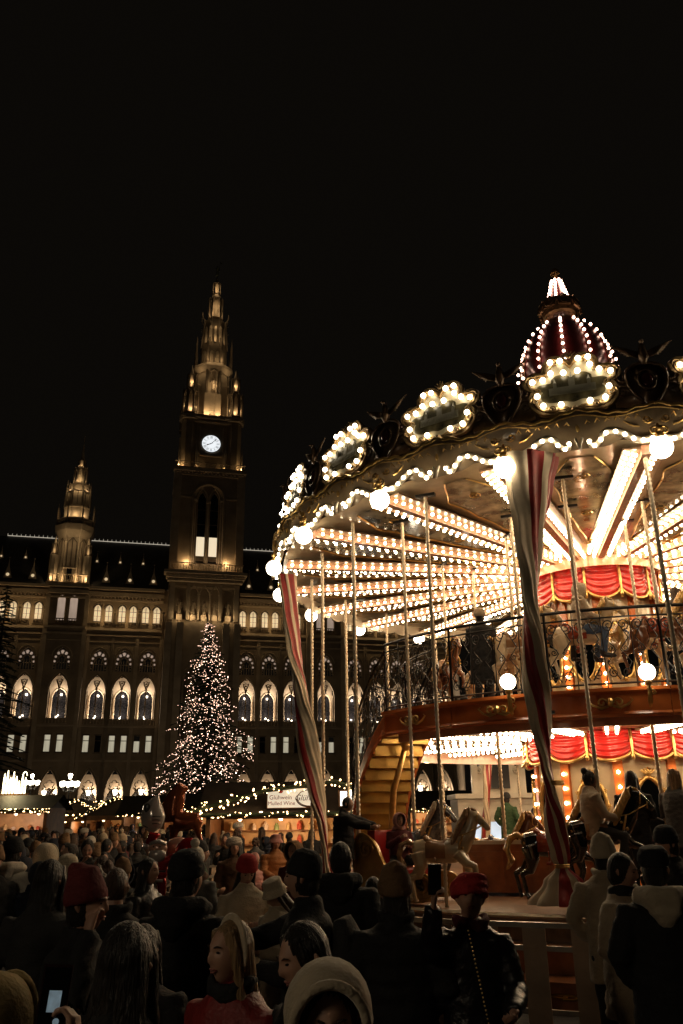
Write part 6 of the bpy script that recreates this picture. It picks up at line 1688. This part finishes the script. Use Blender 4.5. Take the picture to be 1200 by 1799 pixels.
# ---- second row
person('broad man in black beanie and dark jacket seen from behind left of centre', -1.04, 5.8, 1.92, 165, ('mid', 'black'), ('pocket', 'hold'), hat=('beanie', 'black'), hair=('short', 'dark'), wide=1.08, hoodback='black', yaw=-.3)
person('man in dark red knit cap pressing a hand to his cheek', -1.43, 4.9, 1.85, 82, ('mid', 'black'), ('ear', 'down'), hat=('slouch', 'hat_maroon'), hair=('short', 'dark'), fine=True, wide=1.05)
person('man with cropped hair seen from behind beside the dark red cap', -1.59, 6.2, 1.84, 188, ('mid', 'black'), ('pocket', 'pocket'), hair=('buzz', 'brown'), scarf='black')
person('tall dark haired figure in black coat seen from behind at the left', -2.0, 6.0, 1.90, 160, ('long', 'charcoal'), ('pocket', 'pocket'), hair=('shoulder', 'dark'))
person('man with dark beanie and backpack in left profile at the centre', -.26, 5.9, 1.91, -100, ('mid', 'black'), ('reach', 'hold'), hat=('beanie', 'black'), hair=('short', 'dark'), back='charcoal', fine=True, wide=1.06)
person('tall figure in dark hooded coat seen from behind before the carousel pole', -.05, 7.6, 1.94, 176, ('long', 'black'), ('pocket', 'pocket'), hair=('short', 'dark'), puff=True, hoodback='black', wide=1.05)
person('person in brown knit hat and long black coat watching the carousel', .31, 5.8, 1.80, 178, ('long', 'black'), ('pocket', 'pocket'), hat=('slouch', 'hat_brown'), hair=('shoulder', 'dark'), puff=True, wide=1.1, scarf='black')
t, M3 = person('person in dark red turban and shiny leather coat raising a phone', .78, 5.8, 1.77, 35, ('long', 'shiny'), ('rest', 'up'), hat=('turban', 'hat_red'), hair=('short', 'dark'), scarf='hat_maroon', fine=True, pitch=-.2) if False else person('person in dark red turban and shiny leather coat raising a phone', .78, 5.8, 1.77, 8, ('long', 'shiny'), ('up', 'rest'), hat=('turban', 'hat_red'), scarf='wine', fine=True, pitch=-.25, yaw=-.2)
ph = thing('phone', 'dark phone held up by the person in the red turban', 'phone', (.525, 5.37, 1.79)); ph.rotation_euler = (rad(6), 0, rad(15))
b = MB(); b.box((0, 0, 0), (.08, .012, .17)); b.box((.02, -.009, .055), (.025, .006, .03)); b.build('phone_case', mat('phone_case2', (.012, .012, .014), .25), ph)
bag = thing('handbag', 'small dark bag with beaded strap hanging on the leather coat', 'handbag', (.72, 5.55, .85))
b = MB(); b.box((0, 0, 0), (.26, .1, .18)); b.build('bag_body', CL['shiny'], bag); b = MB()
for i in range(26): b.ball((.10 - .004 * i, -.06 - .001 * i, .10 + i * .022), .006, 5, 4)
b.build('beaded_strap', gold, bag)
person('bearded man in cream fleece with dark seams and black scarf at the right', 2.12, 7.0, 1.85, 60, ('mid', 'beige'), ('pocket', 'hold'), hat=None, hair=('short', 'dark'), scarf='black', fine=True, wide=1.12, pitch=.15)
person('person in tall cream beanie and high collar behind the bearded man', 2.36, 8.2, 1.90, 150, ('mid', 'beige'), ('pocket', 'pocket'), hat=('slouch', 'cream'), scarf='cream', hair=('short', 'dark'))
person('man in black cap and jacket with beige hood, seen from behind at right', 2.14, 6.2, 1.91, 168, ('mid', 'black'), ('pocket', 'pocket'), hat=('cap', 'black'), hair=('short', 'dark'), hoodback='cream', wide=1.14, yaw=-.4)
person('man in black beanie in left profile at the right edge', 3.27, 9.0, 1.98, -75, ('mid', 'black'), ('pocket', 'pocket'), hat=('beanie', 'black'), hair=('short', 'dark'), fine=True, pitch=.25)
person('dark coated onlooker at the lower right corner', 2.75, 6.5, 1.62, 175, ('long', 'black'), ('pocket', 'pocket'), hair=('short', 'dark'))
# seams on the fleece
# ---- middle distance
person('person in bright red beanie and cream coat left of the backpack man', -1.01, 9.0, 1.77, 20, ('mid', 'cream'), ('hold', 'hold'), hat=('beanie', 'hat_red'), hair=('shoulder', 'dark'), pitch=.5, fine=True)
person('woman in white knit hat with large pompom seen from behind', -1.80, 10.6, 1.79, 170, ('mid', 'grey'), ('hold', 'hold'), hat=('pom', 'white'), hair=('long', 'brown'), hoodback='brown')
person('man eating with a cup at his mouth in the left crowd', -3.79, 13.0, 1.88, 15, ('mid', 'black'), ('mouth', 'hold'), hair=('short', 'dark'), pitch=.35, fine=True)
person('woman with long dark hair in right profile below the santa balloon', -2.01, 9.0, 1.78, 70, ('mid', 'shiny'), ('hold', 'hold'), hair=('long', 'dark'), fine=True)
person('person in ochre puffer jacket and cream hat beyond the fence', -1.35, 17.0, 1.82, 15, ('short', 'orange'), ('rest', 'rest'), hat=('bucket', 'pink'), hair=('shoulder', 'brown'), puff=True, pitch=.2)
person('woman in fluffy white hat beside the fence', -1.9, 15.0, 1.80, 20, ('mid', 'brown'), ('down', 'down'), hat=('fur', 'white'), hair=('long', 'dark'))
person('child in pink hat and pink jacket beside the ochre jacket', -1.68, 16.2, 1.52, 60, ('mid', 'pink'), ('hold', 'hold'), hat=('beanie', 'pink'), hair=('short', 'blonde'), puff=True)
person('person in large white fur hat far behind the white hatted woman', -3.07, 25, 1.98, 60, ('mid', 'black'), ('down', 'down'), hat=('fur', 'white'), hair=('short', 'dark'))
person('figure in pale green knit hat seen from behind left of the curly collar', -2.81, 9.0, 1.79, 195, ('mid', 'wine'), ('pocket', 'pocket'), hat=('beanie', 'cream'), hair=('short', 'grey'), scarf='grey')
person('person with curly fleece collar between green hat and cropped head', -2.19, 7.8, 1.76, 178, ('mid', 'brown'), ('pocket', 'pocket'), hair=('curly', 'brown'), hoodback='beige')
person('person in white quilted puffer jacket seen from behind at the left edge', -3.98, 10.6, 1.93, 176, ('mid', 'white'), ('down', 'down'), trousers='beige', hair=('short', 'dark'), hat=('beanie', 'black'), puff=True, hoodback='white')
person('person in cream hooded jacket beside the white puffer jacket', -3.70, 10.9, 1.86, 170, ('mid', 'cream'), ('hold', 'hold'), hood='cream', puff=True)
person('figure in a brown hood right of the ochre jacket', -.75, 13.0, 1.80, -30, ('mid', 'wine'), ('hold', 'hold'), hood='hat_brown')
person('man with dark cap and white trimmed scarf in the left crowd', -3.2, 14.5, 1.82, 10, ('mid', 'black'), ('hold', 'hold'), hat=('cap', 'black'), scarf='white', fine=True)
person('person in grey beanie beside the santa balloon', -2.05, 12.4, 1.82, 90, ('mid', 'green'), ('hold', 'hold'), hat=('beanie', 'charcoal'), hair=('short', 'brown'))
person('small child on the arm of the woman in profile', -1.78, 8.9, 1.42, 80, ('short', 'brown'), ('hold', 'hold'), hair=('curly', 'brown'), sc=.62, z=.55) if False else None
person('person with white hooded collar right of the santa balloon', -1.72, 9.6, 1.60, 150, ('mid', 'beige'), ('pocket', 'pocket'), hair=('curly', 'brown'))
person('woman with tan hat bending over behind the backpack man', -.62, 8.1, 1.62, -50, ('mid', 'cream'), ('hold', 'hold'), hat=('bucket', 'cream'), hair=('shoulder', 'brown'), pitch=.6)
person('dark figure behind the man with the backpack', .25, 8.6, 1.6, 170, ('long', 'black'), hair=('short', 'dark'))
person('man in dark coat filling the lower left edge', -2.35, 4.9, 1.86, 150, ('long', 'black'), ('pocket', 'pocket'), hair=('short', 'dark'), wide=1.1)
person('figure in black beanie at the far left edge of the near crowd', -3.1, 6.6, 1.82, 140, ('long', 'charcoal'), ('pocket', 'pocket'), hat=('beanie', 'black'))
person('dark haired person below the cropped head', -1.05, 4.7, 1.64, 175, ('mid', 'black'), ('pocket', 'pocket'), hair=('shoulder', 'dark'))

# ---- on the carousel
person('big man in black jacket leaning on the pole at the left of the lower deck', -.03, 14.0, 1.55, 75, ('mid', 'black'), ('reach', 'reach'), hair=('buzz', 'dark'), puff=True, wide=1.15, lean=.3, z=.9)
person('child in pink hood and scarf riding in the red chariot', .82, 13.6, 1.0, 15, ('short', 'wine'), ('phone', 'hold'), 'sit', hood='pink', scarf='pink', fine=True, z=.82, sc=.78)
person('woman with tied back hair in a beige pullover seated on the golden maned black horse', 3.48, 12.4, 1.6, 95, ('short', 'beige'), ('rest', 'rest'), 'sit', hair=('bun', 'dark'), skinm=skin_d, z=1.02, sc=.98, fine=True)
person('long haired woman in black coat standing with her back turned before the mirrors', 4.25, 12.9, 1.78, 150, ('long', 'black'), ('hold', 'hold'), hair=('long', 'dark'), z=.95)
person('blonde woman in grey jacket at the right edge of the lower deck', 4.88, 12.9, 1.80, 120, ('mid', 'grey'), ('hold', 'hold'), hair=('long', 'blonde'), z=.95)
person('small person in black hat beside the long haired woman in black', 4.62, 13.3, 1.35, 170, ('mid', 'black'), ('hold', 'hold'), hat=('beanie', 'black'), hair=('short', 'dark'), z=.95)
person('person in dark green coat and black hat behind the lower deck', 5.15, 24.5, 2.30, 170, ('long', 'green'), ('pocket', 'pocket'), hat=('beanie', 'black'), sc=1.05, z=.35) if False else person('person in dark green coat and black hat behind the lower deck', 4.15, 22.5, 1.74, 150, ('long', 'green'), ('pocket', 'pocket'), hat=('beanie', 'black'), z=.9, hair=('short', 'dark'))
person('person in navy puffer jacket bending over behind the lower deck', 4.75, 22.0, 1.58, 100, ('mid', 'navy'), ('reach', 'reach'), hat=('beanie', 'white'), puff=True, z=.9, lean=.4)
person('man in dark coat and beige beanie standing at the upper railing', *W(4.9, -131.5, 3.86)[:2], 1.72, 165, ('long', 'black'), ('rest', 'rest'), hat=('beanie', 'beige'), hair=('short', 'dark'), z=3.87, wide=1.08)
person('rider in cream hooded jacket and blue jeans on the upper deck horse', *W(4.72, -110.6, 0)[:2], 1.6, 85, ('short', 'beige'), ('rest', 'rest'), 'sit', hood='cream', trousers='jeans', z=4.17, sc=.96)
person('child in beige coat peeking between the upper deck horses', *W(4.35, -117.5, 0)[:2], 1.35, 30, ('short', 'orange'), ('hold', 'hold'), 'sit', hair=('shoulder', 'brown'), z=4.3, sc=.78)
person('rider in pale coat at the right end of the upper deck', *W(4.4, -90, 0)[:2], 1.6, 95, ('short', 'grey'), ('rest', 'rest'), 'sit', hair=('long', 'brown'), z=4.15, sc=.93)

# ---- the crowd between the carousel and the town hall
protos = []
rng = random.Random(42)
def proto(coat, arms, **k):
    t, _ = person('x', 0, 0, 1.735, 0, coat, arms, **k); protos.append(t); return t
for spec in (dict(coat=('mid', 'black'), arms=('pocket', 'pocket'), hair=('short', 'dark')), dict(coat=('mid', 'black'), arms=('hold', 'hold'), hair=('long', 'brown')), dict(coat=('mid', 'charcoal'), arms=('mouth', 'down'), hat=('beanie', 'black'), hair=('short', 'dark')),
             dict(coat=('mid', 'beige'), arms=('pocket', 'pocket'), hat=('beanie', 'cream'), hair=('shoulder', 'brown')), dict(coat=('mid', 'navy'), arms=('phone', 'phone'), hood='navy', puff=True), dict(coat=('long', 'brown'), arms=('hold', 'hold'), hat=('fur', 'white'), hair=('long', 'dark')),
             dict(coat=('mid', 'grey'), arms=('down', 'hold'), hair=('curly', 'brown')), dict(coat=('mid', 'wine'), arms=('hold', 'down'), hat=('pom', 'beige'), hair=('long', 'blonde')), dict(coat=('mid', 'white'), arms=('pocket', 'pocket'), hood='white', puff=True), dict(coat=('mid', 'black'), arms=('up', 'down'), hat=('cap', 'charcoal'), hair=('short', 'dark')),
             dict(coat=('mid', 'black'), arms=('phone', 'hold'), hair=('bun', 'dark'), scarf='hat_brown'), dict(coat=('long', 'black'), arms=('down', 'down'), hat=('slouch', 'hat_brown'), hair=('short', 'grey'))):
    proto(**spec)
DESC = ['short haired man in black', 'long haired woman in black', 'drinker in black beanie', 'person in cream beanie', 'person in navy hood', 'woman in white fur hat',
        'curly haired person in grey', 'blonde in bobble hat', 'person in white hooded puffer', 'capped person raising an arm', 'woman with hair bun', 'person in brown hat']
placed = []; used = {}
def zone(x, y):
    px = 600 + 1446 * x / (y * .94)
    if px < 110: a = 'at the left edge'
    elif px < 215: a = 'below the gabled stalls'
    elif px < 300: a = 'left of the balloons'
    elif px < 400: a = 'below the christmas tree'
    elif px < 490: a = 'right of the christmas tree'
    else: a = 'before the mulled wine stall'
    d = 'near rows' if y < 17 else ('middle rows' if y < 26 else ('far rows' if y < 38 else 'farthest rows'))
    return a, d
PHN = []; ORDN = ['held by a near figure', 'held by another figure', 'third such light', 'fourth such light', 'fifth such light']
n_ok = 0; first = [True] * len(protos)
for tries in range(6000):
    if n_ok >= 215: break
    u = rng.random(); y = 9.5 + 40 * u ** 1.25; px = rng.uniform(-20, 600); x = (px - 600) * y * .94 / 1446
    if (x - CC.x) ** 2 + (y - CC.y) ** 2 < 10.2 ** 2: 
        if y < 17 or rng.random() < .5: continue
        if (x - CC.x) ** 2 + (y - CC.y) ** 2 < 8.6 ** 2: continue
    if any((x - a) ** 2 + (y - c) ** 2 < (.42 + .004 * y) ** 2 for a, c in placed): continue
    if y < 14 and px > 330: continue
    if y < 14.2 and 225 < px < 350: continue
    if abs(x + 16.8) < 2.3 and abs(y - 42) < 2: continue
    if y > 27 and -5.5 < x < 2: 
        if y > 27.6: continue
    placed.append((x, y))
    k = rng.choices(range(12), weights=[6, 6, 5, 2, 4, 1, 3, 2, 1, 2, 4, 4] if y > 19 else [6, 6, 5, 0, 3, 0, 3, 1, 0, 1, 4, 4])[0]
    ht = rng.uniform(1.58, 1.88); a, d = zone(x, y)
    src = protos[k]
    if first[k]: o = src; first[k] = False
    else: o = copy_tree(src)
    o.location = (x, y, 0); o.rotation_euler = (0, 0, rng.uniform(0, 2 * pi) if rng.random() < .4 else (rng.uniform(2.3, 4.0) if rng.random() < .5 else rng.uniform(-1.2, 1.2))); s = ht / 1.735; o.scale = (s, s, s)
    used.setdefault((DESC[k], a, d), []).append((px, o))
    o['group'] = 'crowd between the carousel and the town hall'
    n_ok += 1
    if k in (4, 10) and y < 30 and len(PHN) < 5 and px > 40:
        f_ = o.rotation_euler.z; q = Vector((.02, -.37, 1.36)) * s; PHN.append(px)
        pt_ = thing('phone', 'small glowing phone screen in the crowd, %s, %s' % (a, ORDN[len(PHN) - 1]), 'phone', (x + q.x * cos(f_) - q.y * sin(f_), y + q.x * sin(f_) + q.y * cos(f_), q.z), f_)
        b = MB(); b.box((0, 0, 0), (.075, .01, .15)); b.build('phone_case', MATS['phone_case2'], pt_)
        b = MB(); b.quad((.033, .0065, -.07), (-.033, .0065, -.07), (-.033, .0065, .07), (.033, .0065, .07)); b.build('screen', glow('crowd_screen', (.7, .82, 1), 1.2), pt_)
ORD = ['leftmost', 'second from left', 'third from left', 'fourth from left', 'fifth from left', 'sixth from left', 'seventh from left', 'eighth from left', 'ninth from left']
for (dd, a, d), L in used.items():
    L.sort(key=lambda q: q[0])
    for i, (px, o) in enumerate(L):
        o['label'] = '%s %s, %s%s' % (dd, a, d, '' if len(L) == 1 else ', ' + ORD[min(i, 8)])
for k, t in enumerate(protos):
    if first[k]: t.location = (-9 + k * .4, 33, 0); t['label'] = DESC[k] + ' far back in the market crowd'
bpy.data.scenes.remove(TMP)
